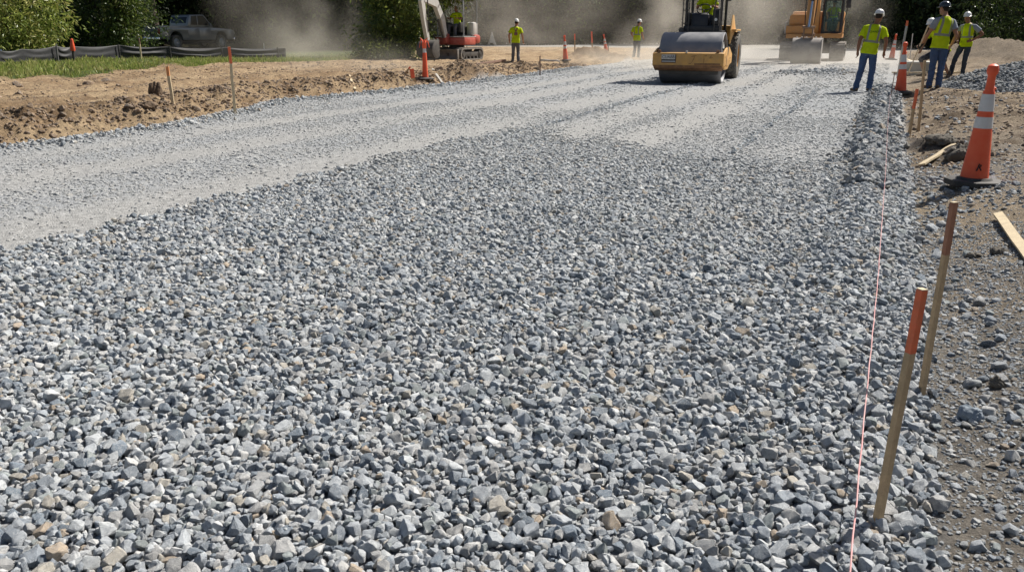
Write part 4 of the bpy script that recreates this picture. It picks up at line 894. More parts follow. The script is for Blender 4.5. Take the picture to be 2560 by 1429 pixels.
b = MB(); b.cyl((bxx, -1.25, 1.1), (bxx, -1.75, 1.95), .06); b.build('cylinder', m_dark, bo)
b = MB(); beam_path(b, [(bxx, -3.0, 3.25), (bxx, -3.3, 2.8), (bxx, -3.1, 1.9), (bxx, -2.85, 1.0)], .20, [.2, .34, .28, .20]); st = b.build('stick', m_cream, t)
b = MB(); b.cyl((bxx, -3.35, 2.6), (bxx, -3.1, 1.6), .05); b.build('cylinder', m_dark, st); b = MB(); b.tube([(bxx + .12, -2.9, 3.0), (bxx + .16, -2.95, 2.2), (bxx + .12, -2.85, 1.4)], .025, 6); b.build('hose', m_black, st)
bucket(t, m_dark, (bxx, -2.75, .55), .95, .42, (R(165), 0, math.pi))
# ================= pickup truck
pg = ground(452, 117, .45); TY = 54.0; p0 = at_y(452, 113, TY); tz = zt(p0.x, TY + 1)
t = thing('pickup_truck', 'grey silver pickup truck parked in the shade of the trees behind the silt fence', 'pickup truck', (p0.x, TY + 1.6, tz - .02), R(-31)); TRK = t; t.scale = (1.03, 1, 1.12)   # local +y is forward
m_body = M('silver_paint', (.25, .258, .27), .28, metal=.35, var=.06, dirt=(.22, .20, .17), da=.25, coat=.6)
def side(pts, x0, x1, name, mat, parent, bev=.03): q = MB(); q.prism(pts, 'yz', x0, x1, bev); return q.build(name, mat, parent)
arch = lambda c: [(c + .48 * math.cos(a), .52 + .48 * math.sin(a)) for a in np.linspace(math.pi, 0, 10)]
low = [(-2.9, .62)] + arch(-1.75) + arch(1.75) + [(2.72, .55), (2.85, .75), (2.82, 1.02), (2.6, 1.12), (1.15, 1.20), (-2.9, 1.20)]
bd = side(low, -.98, .98, 'body', m_body, t, .035)
side([(-2.93, 1.12), (-2.93, 1.30), (-.75, 1.30), (-.75, 1.12)], -.97, -.89, 'bed_rail', m_body, bd, .02); side([(-2.93, 1.12), (-2.93, 1.30), (-.75, 1.30), (-.75, 1.12)], .89, .97, 'bed_rail', m_body, bd, .02)
cabn = side([(-.78, 1.16), (-.72, 1.50), (-.52, 1.90), (.55, 1.93), (1.25, 1.26), (1.2, 1.16)], -.86, .86, 'cab', m_body, t, .06)
for s in (-1, 1):
    side([(-.52, 1.34), (-.42, 1.82), (-.0, 1.85), (-.0, 1.34)], s * .865 - .006, s * .865 + .006, 'window', m_tint, cabn, 0); side([(.06, 1.34), (.06, 1.85), (.5, 1.85), (1.02, 1.34)], s * .865 - .006, s * .865 + .006, 'window', m_tint, cabn, 0)
    q = MB(); q.prism([(.02, .58), (.02, 1.17), (.92, 1.17), (.92, .58)], 'yz', s * .978 - .008, s * .978 + .008, .006); q.box((s * .99, .15, 1.08), (.03, .14, .03)); q.build('door', m_body, bd)
    q = MB(); q.prism([(-.85, .75), (-.85, 1.17), (-.01, 1.17), (-.01, .58), (-.72, .58)], 'yz', s * .978 - .008, s * .978 + .008, .006); q.box((s * .99, -.72, 1.08), (.03, .14, .03)); q.build('door', m_body, bd)
    q = MB(); q.box((s * 1.06, .82, 1.36), (.22, .10, .16), bev=.04); q.build('mirror', m_body, cabn)
    q = MB(); q.box((s * .90, -2.94, 1.00), (.16, .06, .36), bev=.02); q.build('tail_light', m_lampr, bd)
    q = MB(); q.box((s * .80, 2.80, .90), (.34, .12, .16), bev=.03); q.build('headlight', m_lamp, bd)
    for yy in (-1.75, 1.75):
        mt = Matrix.Translation((s * .86, yy, .40)) @ Matrix.Rotation(R(90), 4, 'Y'); q = MB(); q.lathe([(.24, -.13), (.36, -.14), (.40, -.10), (.40, .10), (.36, .14), (.24, .13)], mt, seg=32, cap=False); tw = q.build('wheel', m_tyre, t)
        q = MB(); q.lathe([(.05, .10), (.10, .12), (.23, .06), (.26, .13), (.25, -.1), (.05, -.1)], mt if s > 0 else mt @ Matrix.Rotation(math.pi, 4, 'X'), seg=24); q.build('rim', m_grey, tw)
q = MB(); q.box((0, -2.93, .98), (1.62, .05, .42), bev=.02); q.build('tailgate', M('dark_grey_paint', (.10, .10, .105), .35, var=.1), t)
q = MB(); q.box((0, -2.98, .60), (1.9, .16, .18), bev=.04); q.build('bumper', m_chrome, t); q = MB(); q.box((0, 2.85, .55), (1.9, .16, .2), bev=.04); q.build('bumper', m_chrome, t)
q = MB(); q.prism([(.62, 1.90), (1.22, 1.30), (1.23, 1.31), (.63, 1.91)], 'yz', -.74, .74, 0); q.build('windscreen', m_tint, cabn); q = MB(); q.box((0, -.66, 1.6), (1.4, .02, .36), rot=(-.45, 0, 0)); q.build('rear_window', m_tint, cabn)
q = MB(); q.box((0, -.0, .45), (1.5, 4.6, .25)); q.build('underbody', m_bpaint, t)
# ------------------------------------------------------------------ people
def fabric(name, col, var=.12, vs=9, bump=.5, bs=16, rough=.85, dirt=None, da=.3, ds=4): return M(name, col, rough, var=var, vs=vs, bump=bump, bs=bs, dirt=dirt, da=da, ds=ds, spec=.2)
m_skin = fabric('skin', (.36, .185, .115), .10, 14, .1, 60, .55); m_skin2 = fabric('tanned_skin', (.24, .115, .07), .10, 14, .1, 60, .55)
m_jean = fabric('blue_denim', (.045, .085, .18), .28, 6, .7, 14, .9, (.16, .19, .26), .3, 5); m_djean = fabric('dark_denim', (.035, .05, .075), .25, 6, .7, 14, .9, (.13, .13, .13), .3, 5)
m_gpant = fabric('grey_trousers', (.13, .13, .145), .2, 7, .6, 14); m_short = fabric('dark_shorts', (.03, .035, .055), .2, 7, .6, 14)
m_boot = fabric('work_boot', (.085, .06, .045), .3, 10, .4, 30, .8, (.26, .21, .15), .5, 9); m_wboot = fabric('pale_boot', (.46, .42, .34), .2, 10, .3, 30)
m_gshirt = fabric('grey_shirt', (.25, .27, .31), .1, 8, .5, 12); m_hair = fabric('dark_hair', (.02, .014, .010), .3, 30, .5, 80, .6)
m_hat = M('white_hard_hat', (.74, .73, .70), .3, var=.04, coat=.3); m_bhat = M('black_hard_hat', (.022, .024, .032), .25, var=.1, coat=.4); m_hatlogo = M('faded_hat_sticker', (.30, .34, .42), .5); m_glove = fabric('dark_glove', (.03, .03, .03))
m_brown = fabric('brown_harness', (.22, .12, .09))
def vest_mat(name, stripes=True, braces=True):
    m, nt, b = newmat(name); L = nt.links.new
    at = nd(nt, 'ShaderNodeAttribute', attribute_name='rest'); sx = nd(nt, 'ShaderNodeSeparateXYZ'); L(at.outputs['Vector'], sx.inputs[0])
    tc = nd(nt, 'ShaderNodeTexCoord'); n = nd(nt, 'ShaderNodeTexNoise', i_Scale=7., i_Detail=5.); L(tc.outputs['Object'], n.inputs['Vector'])
    c = ramp(nt, n.outputs['Fac'], [(.3, (.66, .80, .010)), (.7, (.85, .97, .03))])
    def band(s, lo, hi):
        a = nd(nt, 'ShaderNodeMath', operation='GREATER_THAN'); L(s, a.inputs[0]); a.inputs[1].default_value = lo
        d = nd(nt, 'ShaderNodeMath', operation='LESS_THAN'); L(s, d.inputs[0]); d.inputs[1].default_value = hi
        e = nd(nt, 'ShaderNodeMath', operation='MULTIPLY'); L(a.outputs[0], e.inputs[0]); L(d.outputs[0], e.inputs[1]); return e.outputs[0]
    if stripes:
        f = band(sx.outputs['Z'], .175, .225)
        ab = nd(nt, 'ShaderNodeMath', operation='ABSOLUTE'); L(sx.outputs['X'], ab.inputs[0])
        v = band(ab.outputs[0], .090, .135); zz = band(sx.outputs['Z'], .22, .60); g = nd(nt, 'ShaderNodeMath', operation='MULTIPLY'); L(v, g.inputs[0]); L(zz, g.inputs[1])
        h = nd(nt, 'ShaderNodeMath', operation='MAXIMUM'); L(f, h.inputs[0]); L(g.outputs[0], h.inputs[1])
        c = mixc(nt, h.outputs[0], c, (.42, .41, .37))
    L(c, b.inputs['Base Color']); b.inputs['Roughness'].default_value = .8; b.inputs['Specular IOR Level'].default_value = .2
    # bright cloth: some light comes through it
    tl = nt.nodes.new('ShaderNodeBsdfTranslucent'); L(c, tl.inputs[0]); mx = nt.nodes.new('ShaderNodeMixShader'); mx.inputs[0].default_value = .42
    L(b.outputs[0], mx.inputs[1]); L(tl.outputs[0], mx.inputs[2]); L(mx.outputs[0], nt.nodes['Material Output'].inputs[0])
    n3 = nd(nt, 'ShaderNodeTexNoise', i_Scale=9., i_Detail=3.); mp = nd(nt, 'ShaderNodeMapping'); mp.inputs['Scale'].default_value = (1.6, 1.6, .7); L(tc.outputs['Object'], mp.inputs[0]); L(mp.outputs[0], n3.inputs['Vector'])
    bp = nd(nt, 'ShaderNodeBump', i_Strength=.8, i_Distance=.04); L(n3.outputs['Fac'], bp.inputs['Height']); L(bp.outputs['Normal'], b.inputs['Normal']); return m
m_vest = vest_mat('hi_vis_vest'); m_tee = vest_mat('hi_vis_shirt', False)
def frame(d, side):
    d = d.normalized(); s = (side - d * side.dot(d)).normalized(); return s, d.cross(s).normalized()
def ell(c, s, f, a, b, n=18): return [c + s * (a * math.cos(2 * math.pi * k / n)) + f * (b * math.sin(2 * math.pi * k / n)) for k in range(n)]
def limb(mb, pts, rs, n=12, close=True):
    """closed tapering tube with rounded ends"""
    pts = [Vector(p) for p in pts]; P = []; Rr = []
    for i in range(len(pts) - 1):
        for k in range(6): f = k / 6; P.append(pts[i].lerp(pts[i + 1], f)); Rr.append(rs[i] + (rs[i + 1] - rs[i]) * f)
    P.append(pts[-1]); Rr.append(rs[-1])
    for _ in range(2):
        P = [P[0]] + [(P[i - 1] + P[i] * 2 + P[i + 1]) / 4 for i in range(1, len(P) - 1)] + [P[-1]]
    d0 = (P[0] - P[1]).normalized(); d1 = (P[-1] - P[-2]).normalized()
    P = [P[0] + d0 * Rr[0] * .8] + P + [P[-1] + d1 * Rr[-1] * .8]; Rr = [Rr[0] * .45] + Rr + [Rr[-1] * .45]
    mb.tube(P, Rr, n)
def remesh(mb, vox, name, smooth=2, wr=0.):
    me = mb.mesh(name); o = bpy.data.objects.new('tmp', me); COL.objects.link(o)
    md = o.modifiers.new('r', 'REMESH'); md.mode = 'VOXEL'; md.voxel_size = vox; md.use_smooth_shade = True
    s = o.modifiers.new('s', 'SMOOTH'); s.factor = .5; s.iterations = smooth
    bpy.context.view_layer.update(); m2 = bpy.data.meshes.new_from_object(o.evaluated_get(bpy.context.evaluated_depsgraph_get())); bpy.data.objects.remove(o); m2.name = name
    if wr:
        co = np.empty(len(m2.vertices) * 3, np.float32); nn = np.empty_like(co); m2.vertices.foreach_get('co', co); m2.vertices.foreach_get('normal', nn); co = co.reshape(-1, 3); nn = nn.reshape(-1, 3)
        d = fbm(co[:, 0] * 9 + co[:, 1] * 7, co[:, 2] * 19 + co[:, 0] * 6, 601, 3) + .8 * (ridged(co[:, 0] * 6 + co[:, 1] * 9, co[:, 2] * 15, 607, 2) - .6)
        low = 1 + 1.2 * np.clip((.45 - co[:, 2]) / .35, 0, 1)
        co = co + nn * (d * wr * low)[:, None]; m2.vertices.foreach_set('co', co.ravel().astype(np.float32)); m2.update()
    return m2
T_BODY = [(-.10, .13, .095), (-.02, .158, .112), (.10, .150, .108), (.22, .140, .10), (.34, .150, .108), (.44, .168, .115), (.52, .165, .105), (.57, .12, .085), (.61, .062, .062)]
def person(label, loc, rz, J, vest='vest', pants=m_jean, boots=m_boot, skin=m_skin, hat=m_hat, shirt=None, shorts=False, gloves=None, scale=1., head=(0, 0), group=None, seated=False, stripes=None, logo=None):
    """J: joints, local frame, facing +y, x to the person's right."""
    V3 = Vector; t = thing('person', label, 'person', loc, rz, group); t.scale = (scale,) * 3
    hip = V3(J['hip']); nk = V3(J['neck']); hs = V3(J.get('hipside', (1, 0, 0))).normalized(); ss = V3(J.get('shside', (1, 0, 0))).normalized()
    up = (nk - hip).normalized(); Lt = (nk - hip).length
    def tor(z): return hip + up * (z / .58 * Lt)
    def axes(z): s = hs.lerp(ss, min(1, max(0, z / .5))); return frame(up, s)
    def shp(k): s = axes(.5)[0]; return tor(.505) + s * (.185 * k)
    b = MB(); rings = []
    for z, a, c in T_BODY: s, f = axes(z); rings.append(ell(tor(z), s, f, a, c))
    b.loft(rings)
    hd = V3(J.get('head', nk + up * .13 + V3((0, .03, 0)))); yaw, pit = head
    hm = Matrix.Translation(hd) @ Euler((pit, 0, yaw)).to_matrix().to_4x4()
    limb(b, [tor(.55), hd + (nk - hd) * .3], [.062, .055])
    q = MB(); q.ball((0, .0, .03), (.076, .096, .098), 20); q.ball((0, .035, -.045), (.056, .066, .062), 16); q.ball((0, .012, -.02), (.066, .08, .075), 16)
    q.tube([(0, .088, .03), (0, .105, .0), (0, .112, -.012), (0, .095, -.022)], [.010, .014, .015, .008], 8)
    for s in (-1, 1): q.ball((s * .076, -.005, .0), (.012, .022, .032), 10); q.ball((s * .032, .083, .035), (.018, .01, .008), 8)
    q.ball((0, .088, -.052), (.024, .012, .009), 8); q.bm.transform(hm); me = q.mesh(); b.bm.from_mesh(me); bpy.data.meshes.remove(me)
    for k, n in ((1, 'R'), (-1, 'L')):
        e = V3(J['elb' + n]); w = V3(J['wri' + n]); sh = shp(k)
        limb(b, [sh - axes(.5)[0] * k * .05, sh, sh.lerp(e, .5), e, e.lerp(w, .35), w], [.055, .055, .048, .040, .041, .028])
        hdv = V3(J.get('hand' + n, w - e)).normalized(); sd = V3(J.get('palm' + n, (0, 1, 0))); sd = (sd - hdv * sd.dot(hdv)).normalized(); pn = hdv.cross(sd) * -k
        limb(b, [w, w + hdv * .045, w + hdv * .085], [.028, .033, .030], 10)
        limb(b, [w + hdv * .03 + sd * .018, w + hdv * .08 + sd * .024], [.020, .018], 8); limb(b, [w + hdv * .03 - sd * .018, w + hdv * .08 - sd * .022], [.020, .017], 8)
        cu = J.get('curl' + n, .35)
        for i, (off, ln) in enumerate(((.031, .068), (.011, .078), (-.010, .072), (-.030, .056))):
            p = w + hdv * .088 + sd * off; d = hdv.copy(); pts = [p]
            for sg in range(3): d = (Quaternion(sd, 0) @ d); d = (d * math.cos(cu * (sg + .6)) - pn * math.sin(cu * (sg + .6))).normalized(); p = p + d * ln * (.45, .32, .23)[sg]; pts.append(p)
            limb(b, pts, [.0105, .0100, .0092, .008], 8)
        tp = w + hdv * .03 + sd * .032; limb(b, [tp, tp + hdv * .03 + sd * .028 - pn * .01, tp + hdv * .062 + sd * .03 - pn * .022], [.014, .012, .0095], 8)
    legs = {}
    for k, n in ((1, 'R'), (-1, 'L')):
        hp = tor(-.03) + axes(0)[0] * (.088 * k); kn = V3(J['kne' + n]); an = V3(J['ank' + n]); td = V3(J.get('toe' + n, (.08 * k, 1, 0))).normalized(); legs[n] = (hp, kn, an, td)
        limb(b, [hp, hp.lerp(kn, .45), kn, kn.lerp(an, .35), an], [.088, .078, .056, .055, .036])
        limb(b, [an + V3((0, 0, -.03)) - td * .03, an + td * .06 - V3((0, 0, .05)), an + td * .15 - V3((0, 0, .062))], [.036, .036, .026])
    me = remesh(b, .0085, 'body'); link('body', me, skin, t)
    # trousers
    b = MB(); b.loft([ell(tor(z), *axes(z), a, c) for z, a, c in ((-.13, .12, .10), (-.06, .168, .128), (.02, .174, .128), (.11, .165, .122), (.13, .15, .11))])
    for n in 'RL':
        hp, kn, an, td = legs[n]
        if shorts: limb(b, [hp, hp.lerp(kn, .5), kn.lerp(an, .06)], [.100, .100, .098])
        elif seated: limb(b, [hp, hp.lerp(kn, .5), kn, kn.lerp(an, .5), an], [.098, .092, .074, .07, .062])
        else: limb(b, [hp, hp.lerp(kn, .5), kn + V3((0, .008, 0)), kn.lerp(an, .45), kn.lerp(an, .85), an - V3((0, 0, .03))], [.098, .090, .073, .071, .069, .074])
    link('shorts' if shorts else 'trousers', remesh(b, .012, 'trousers', 3, .011), pants, t)
    for n in 'RL':
        hp, kn, an, td = legs[n]; b = MB(); limb(b, [an + V3((0, 0, .08)), an, an - V3((0, 0, .03)) - td * .02], [.052, .050, .05]); limb(b, [an - V3((0, 0, .045)) - td * .05, an + td * .08 - V3((0, 0, .052)), an + td * .17 - V3((0, 0, .062))], [.042, .046, .038]); link('boot', remesh(b, .011, 'boot'), boots, t)
    # shirt under the vest, vest or shirt
    def garment(name, mat, prof, sleeves, slv, zmax=.62):
        b = MB(); rest = []
        for z, a, c in prof:
            s, f = axes(z); wv = .006
            ring = ell(tor(z), s, f, a + wv * math.sin(z * 40), c + wv * math.cos(z * 33), 28); rest.append([(a * math.cos(2 * math.pi * k / 28), c * math.sin(2 * math.pi * k / 28), z) for k in range(28)]); rings_.append(ring)
        return rest
    def cloth(name, mat, prof, slv, slen):
        Vv, Rs, Fq = [], [], []
        def add(rings, rest):
            o = len(Vv); n = len(rings[0])
            for a, r in zip(rings, rest): Vv.extend(a); Rs.extend(r)
            for i in range(len(rings) - 1):
                for k in range(n): Fq.append((o + i * n + k, o + i * n + (k + 1) % n, o + (i + 1) * n + (k + 1) % n, o + (i + 1) * n + k))
        N = 32; rg = []; rs = []
        zz = np.linspace(prof[0][0], prof[-1][0], 40)
        for z in zz:
            a = float(np.interp(z, [p[0] for p in prof], [p[1] for p in prof])); c = float(np.interp(z, [p[0] for p in prof], [p[2] for p in prof])); s, f = axes(z); wr = 1 + .025 * math.sin(z * 37 + loc[0]) * (z < .3)
            rg.append([tor(z) + s * (a * wr * math.cos(2 * math.pi * k / N)) + f * (c * wr * math.sin(2 * math.pi * k / N) * (1 + .03 * math.sin(k * 2.2 + z * 9) + .07 * float(fbm(k * .45 + loc[0], z * 9 + k * .2, 611, 3)))) for k in range(N)])
            rs.append([(a * math.cos(2 * math.pi * k / N), c * math.sin(2 * math.pi * k / N), z) for k in range(N)])
        add(rg, rs)
        if slv:
            for k, n in ((1, 'R'), (-1, 'L')):
                e = V3(J['elb' + n]); sh = shp(k); s0 = sh - axes(.5)[0] * k * .06; e1 = sh.lerp(e, slen); d = (e1 - s0); rg = []; rs = []
                for i in range(9):
                    f = i / 8; c = s0.lerp(sh, f * 2) if f < .5 else sh.lerp(e1, f * 2 - 1); dd = (sh - s0) if f < .3 else (e1 - sh) if f > .6 else (e1 - s0)
                    fs, ff = frame(dd, V3((0, 1, .01))); r_ = slv * (1 + .14 * f if f > .4 else .98); rg.append(ell(c, fs, ff, r_, r_ * 1.05, 16)); rs.append([(.3, 0, .5)] * 16)
                add(rg, rs)
        me = mesh_np(name, Vv, Fq); a = me.attributes.new('rest', 'FLOAT_VECTOR', 'POINT'); a.data.foreach_set('vector', np.array(Rs, np.float32).ravel())
        o = link(name, me, mat, t); m1 = o.modifiers.new('sd', 'SUBSURF'); m1.levels = m1.render_levels = 1; m2 = o.modifiers.new('so', 'SOLIDIFY'); m2.thickness = .006; return o
    PV = [(-.085, .190, .145), (.0, .188, .142), (.12, .178, .136), (.24, .172, .132), (.36, .182, .138), (.45, .198, .140), (.515, .195, .122), (.56, .140, .098), (.59, .085, .080)]
    if shirt: cloth('shirt', shirt, [(z, a - .008, c - .008) for z, a, c in PV[1:]], .066, .62)
    top = cloth('vest' if vest == 'vest' else 'work_shirt', m_vest if (vest == 'vest' or vest == 'teevest') else m_tee, PV, .068 if vest != 'vest' else 0, .70)
    # hair, hat
    if hat is not None:
        q = MB(); prof = [(.128, .062), (.118, .066), (.112, .072), (.112, .085), (.108, .11), (.096, .145), (.070, .172), (.035, .186), (.006, .19)]
        q.lathe(prof, seg=32); q.bm.transform(Matrix.Diagonal((.92, 1.12, 1, 1)))
        q.tube([(-.05, -.05, .17), (0, -.02, .193), (.05, .02, .172)][:0] or [(0, -.11, .11), (0, -.05, .178), (0, .05, .180), (0, .11, .12)], [.012, .016, .016, .012], 8)
        q.prism([(-.09, .07), (-.05, .155), (.05, .155), (.09, .07)], 'xy', .058, .066, .003)
        q.bm.transform(hm); h = q.build('hard_hat', hat, t)
        if logo: p = MB(); p.ball((.075, -.045, .115), (.03, .05, .022), 10); p.bm.transform(hm); p.build('sticker', m_hatlogo, h)
    q = MB(); q.ball((0, -.02, .035), (.079, .088, .088), 18); q.bm.transform(hm); q.build('hair', m_hair, t)
    if gloves:
        for n in gloves:
            w = V3(J['wri' + n]); d = V3(J.get('hand' + n, w - V3(J['elb' + n]))).normalized(); b = MB(); limb(b, [w - d * .03, w + d * .03, w + d * .09, w + d * .13], [.036, .042, .044, .034]); link('glove', remesh(b, .01, 'glove'), m_glove, t)
    t['_tor'] = 0; del t['_tor']
    return t, tor, axes, top
def rz_away(px, extra=0.): return -math.atan2(ray(px, 200)[0], ray(px, 200)[1]) + extra    # facing away from the camera
GRP = None
# worker in jeans on the stone, back to the camera
g = ground(2163, 227, .02); g.z = zt(g.x, g.y) + .02
J = dict(hip=(-.02, 0, .93), neck=(.05, .03, 1.50), head=(.10, .06, 1.665), elbR=(.32, -.04, 1.14), wriR=(.31, .05, .89), handR=(-.05, .25, -1), palmR=(.3, 1, 0), elbL=(-.26, -.07, 1.15), wriL=(-.27, .0, .90), handL=(.1, .1, -1), palmL=(0, 1, 0), kneR=(.10, .04, .50), ankR=(.07, -.02, .085), toeR=(.55, .8, 0), kneL=(-.14, .02, .50), ankL=(-.22, -.04, .085), toeL=(-.5, .8, 0), curlR=.45, curlL=.5)
t, tor, axes, top = person('worker in blue jeans and striped lime shirt standing on the stone, seen from behind', g, rz_away(2170, .05), J, vest='teevest', skin=m_skin2, head=(-.35, -.25), logo=True, scale=1.03)
# lettering on the back of the shirt
s_, f_ = axes(.40); mt = Matrix((( s_.x, 0, 0, 0), (0, 1, 0, 0), (0, 0, 1, 0), (0, 0, 0, 1)))
cpt = tor(.425) - f_ * .152 if f_.y > 0 else tor(.425) + f_ * .152
tx = text('Greage', .074, fabric('dark_green_print', (.02, .12, .015)), t, cpt, (R(90) - .04, R(-4), 0), 'shirt_lettering', .0015, bend=lambda x, y: -1.1 * x * x)
# man with the rake
g = ground(2335, 219, .10); g.z = zt(g.x, g.y) + .01
J = dict(hip=(-.01, 0, .96), neck=(.03, .04, 1.55), head=(-.01, .10, 1.70), shside=(.86, .5, 0), hipside=(.95, .2, 0), elbL=(-.28, -.02, 1.19), wriL=(-.36, .20, .97), handL=(-.5, .5, -.7), palmL=(0, 1, .5), elbR=(.30, .02, 1.16), wriR=(.24, .22, .93), handR=(-.3, .8, -.4), kneR=(.09, .06, .52), ankR=(.08, .03, .085), toeR=(.1, 1, 0), kneL=(-.09, .04, .52), ankL=(-.11, -.05, .085), toeL=(-.6, .8, 0), curlL=.9, curlR=.8)
t, tor, axes, top = person('tall man in a black hard hat, lime vest and jeans holding a rake', g, rz_away(2340, .1), J, shirt=m_gshirt, hat=m_bhat, head=(.9, -.05), gloves='L', scale=1.07)
RK = t
w0 = Vector(J['wriL']) + Vector((-.04, .05, -.06)); w0 = Matrix.Rotation(t.rotation_euler.z, 3, 'Z') @ (w0 * 1.07) + g; tip = on_ground(2268, 190)
up_ = w0 + (w0 - Vector((tip.x, tip.y, tip.z))) * .42
rk = thing('rake', 'wooden handled rake held by the man in the black hard hat', 'rake', tip)
b = MB(); b.cyl((0, 0, .03), up_ - tip, .016, seg=10); b.build('handle', m_woodp, rk)
b = MB(); b.box((0, 0, .03), (.42, .03, .03), rot=(0, 0, .5), bev=.004)
for k in range(9): b.box(((k - 4) * .046 * math.cos(.5), (k - 4) * .046 * math.sin(.5), .0), (.012, .012, .07), bev=0)
b.build('rake_head', m_rust, rk)
# crouching man in shorts
g = on_ground(2352, 196); g.y += .25; g.z = zt(g.x, g.y) + .01
J = dict(hip=(0, -.10, .80), neck=(-.06, .36, 1.34), head=(-.06, .50, 1.47), elbR=(.25, .36, 1.05), wriR=(.20, .50, .80), elbL=(-.40, .30, 1.05), wriL=(-.34, .46, .80), kneR=(.44, .26, .50), ankR=(.50, .05, .085), kneL=(-.42, .26, .50), ankL=(-.52, .06, .085), toeR=(.5, .8, 0), toeL=(-.5, .8, 0))
person('man in dark shorts and white hard hat bending forward with legs apart', g, math.pi + rz_away(2350, -.85), J, vest='tee', pants=m_short, boots=m_boot, shorts=True, head=(.2, -.4), logo=True, scale=1.02)
# man with his hand on his hip
g = on_ground(2402, 190); g.z = zt(g.x, g.y) + .01
J = dict(hip=(0, 0, .94), neck=(.0, .02, 1.52), head=(.04, .07, 1.68), elbL=(-.42, -.10, 1.22), wriL=(-.20, .06, 1.04), handL=(.8, .5, -.2), palmL=(0, .3, 1), elbR=(.24, .02, 1.22), wriR=(.20, .14, 1.02), handR=(-.6, .5, -.4), kneR=(.20, .10, .52), ankR=(.30, .06, .085), kneL=(-.06, .02, .51), ankL=(-.02, -.05, .085), toeL=(-.1, 1, 0), toeR=(.4, 1, 0))
person('worker in grey shirt, lime vest and white hat with a hand on his hip', g, math.pi + rz_away(2405, -.45), J, shirt=m_gshirt, pants=m_djean, boots=m_wboot, skin=m_skin2, head=(.1, -.12), scale=.97)
# worker on the left bank, walking away
g = on_ground(1289, 158); g.z += .01
J = dict(hip=(0, 0, .93), neck=(.02, .03, 1.51), head=(.04, .05, 1.67), elbR=(.29, -.06, 1.17), wriR=(.33, .06, .92), elbL=(-.29, -.03, 1.18), wriL=(-.27, .10, .95), kneR=(.11, .09, .50), ankR=(.12, -.05, .085), kneL=(-.10, .02, .50), ankL=(-.13, .04, .085))
t, tor, axes, top = person('worker in grey trousers and lime shirt walking away along the left bank', g, rz_away(1289, .0), J, vest='tee', pants=m_gpant, head=(-.4, -.1), scale=1.02)
b = MB()
for k in (-1, 1): b.tube([tor(.24) + Vector((k * -.03, -.145, 0)), tor(.40) + Vector((k * .005, -.15, 0)), tor(.53) + Vector((k * .06, -.128, 0))], .024, 6)
b.box(tor(.30) + Vector((0, -.145, 0)), (.14, .03, .12), bev=.015); b.build('harness', m_brown, t)
# worker in the dust
g = ground(1590, 149, .02); g.z = zt(g.x, g.y) + .01
J = dict(hip=(0, 0, .93), neck=(.0, .03, 1.51), head=(.06, .06, 1.67), elbR=(.26, .02, 1.17), wriR=(.22, .22, 1.0), elbL=(-.30, -.04, 1.18), wriL=(-.24, .10, 1.0), kneR=(.10, .06, .50), ankR=(.12, .0, .085), kneL=(-.10, .03, .50), ankL=(-.10, -.06, .085))
person('distant worker in a lime shirt standing in the dust left of the roller', g, rz_away(1590, -.5), J, vest='teevest', pants=m_gpant, head=(-.5, -.1), scale=1.05)
# operators: seated, facing forward on their machine
def seat_person(label, mach, p, rz_add, **k):
    mw = Matrix.Translation(mach.location) @ mach.rotation_euler.to_matrix().to_4x4() @ Matrix.Diagonal((*mach.scale, 1))
    J = dict(hip=(0, 0, .10), neck=(.0, .06, .68), head=(0, .10, .84), elbR=(.30, .14, .38), wriR=(.22, .40, .42), elbL=(-.30, .14, .38), wriL=(-.22, .40, .42), kneR=(.17, .46, .10), ankR=(.18, .52, -.32), kneL=(-.17, .46, .10), ankL=(-.18, .52, -.32), handR=(0, 1, -.2), handL=(0, 1, -.2), curlR=.8, curlL=.8, palmR=(-1, 0, .3), palmL=(1, 0, .3))
    return person(label, mw @ Vector(p), mach.rotation_euler.z + math.pi + rz_add, J, seated=True, **k)
seat_person('roller driver in a bright lime shirt behind the steering wheel, head above the picture', ROLL, (.05, 1.98, 1.72), 0, vest='tee', pants=m_gpant, boots=m_wboot)
seat_person('excavator driver in a lime shirt seen through the cab window of the large excavator', EXC, (.86, -.22, 1.93), 0, vest='teevest', pants=m_gpant, hat=m_bhat, skin=m_skin2)
seat_person('mini excavator driver in a yellow lime shirt sitting under the canopy', MINI, (0, .12, 1.60), 0, vest='tee', pants=m_gpant, hat=None, skin=m_skin2)
# ------------------------------------------------------------------ plants
def leaf_mat(name, tr=.35, ro=.42):
    m, nt, b = newmat(name); L = nt.links.new
    at = nd(nt, 'ShaderNodeAttribute', attribute_name='Col'); oi = nd(nt, 'ShaderNodeObjectInfo')
    hv = nd(nt, 'ShaderNodeHueSaturation'); L(at.outputs['Color'], hv.inputs['Color']); mr = nd(nt, 'ShaderNodeMapRange'); L(oi.outputs['Random'], mr.inputs[0]); mr.inputs[3].default_value = .8; mr.inputs[4].default_value = 1.2; L(mr.outputs[0], hv.inputs['Value'])
    c = hv.outputs[0]; L(c, b.inputs['Base Color']); b.inputs['Roughness'].default_value = ro; b.inputs['Specular IOR Level'].default_value = .45
    t = nt.nodes.new('ShaderNodeBsdfTranslucent'); L(c, t.inputs[0]); mx = nt.nodes.new('ShaderNodeMixShader'); mx.inputs[0].default_value = tr
    L(b.outputs[0], mx.inputs[1]); L(t.outputs[0], mx.inputs[2]); L(mx.outputs[0], nt.nodes['Material Output'].inputs[0]); return m
m_leaf = leaf_mat('leaf'); m_grass = leaf_mat('grass_blade', .3); m_leafd = leaf_mat('forest_leaf', .2, .75)
m_bark = M('bark', (.085, .065, .048), .95, var=.4, vs=5, bump=1., bs=14)
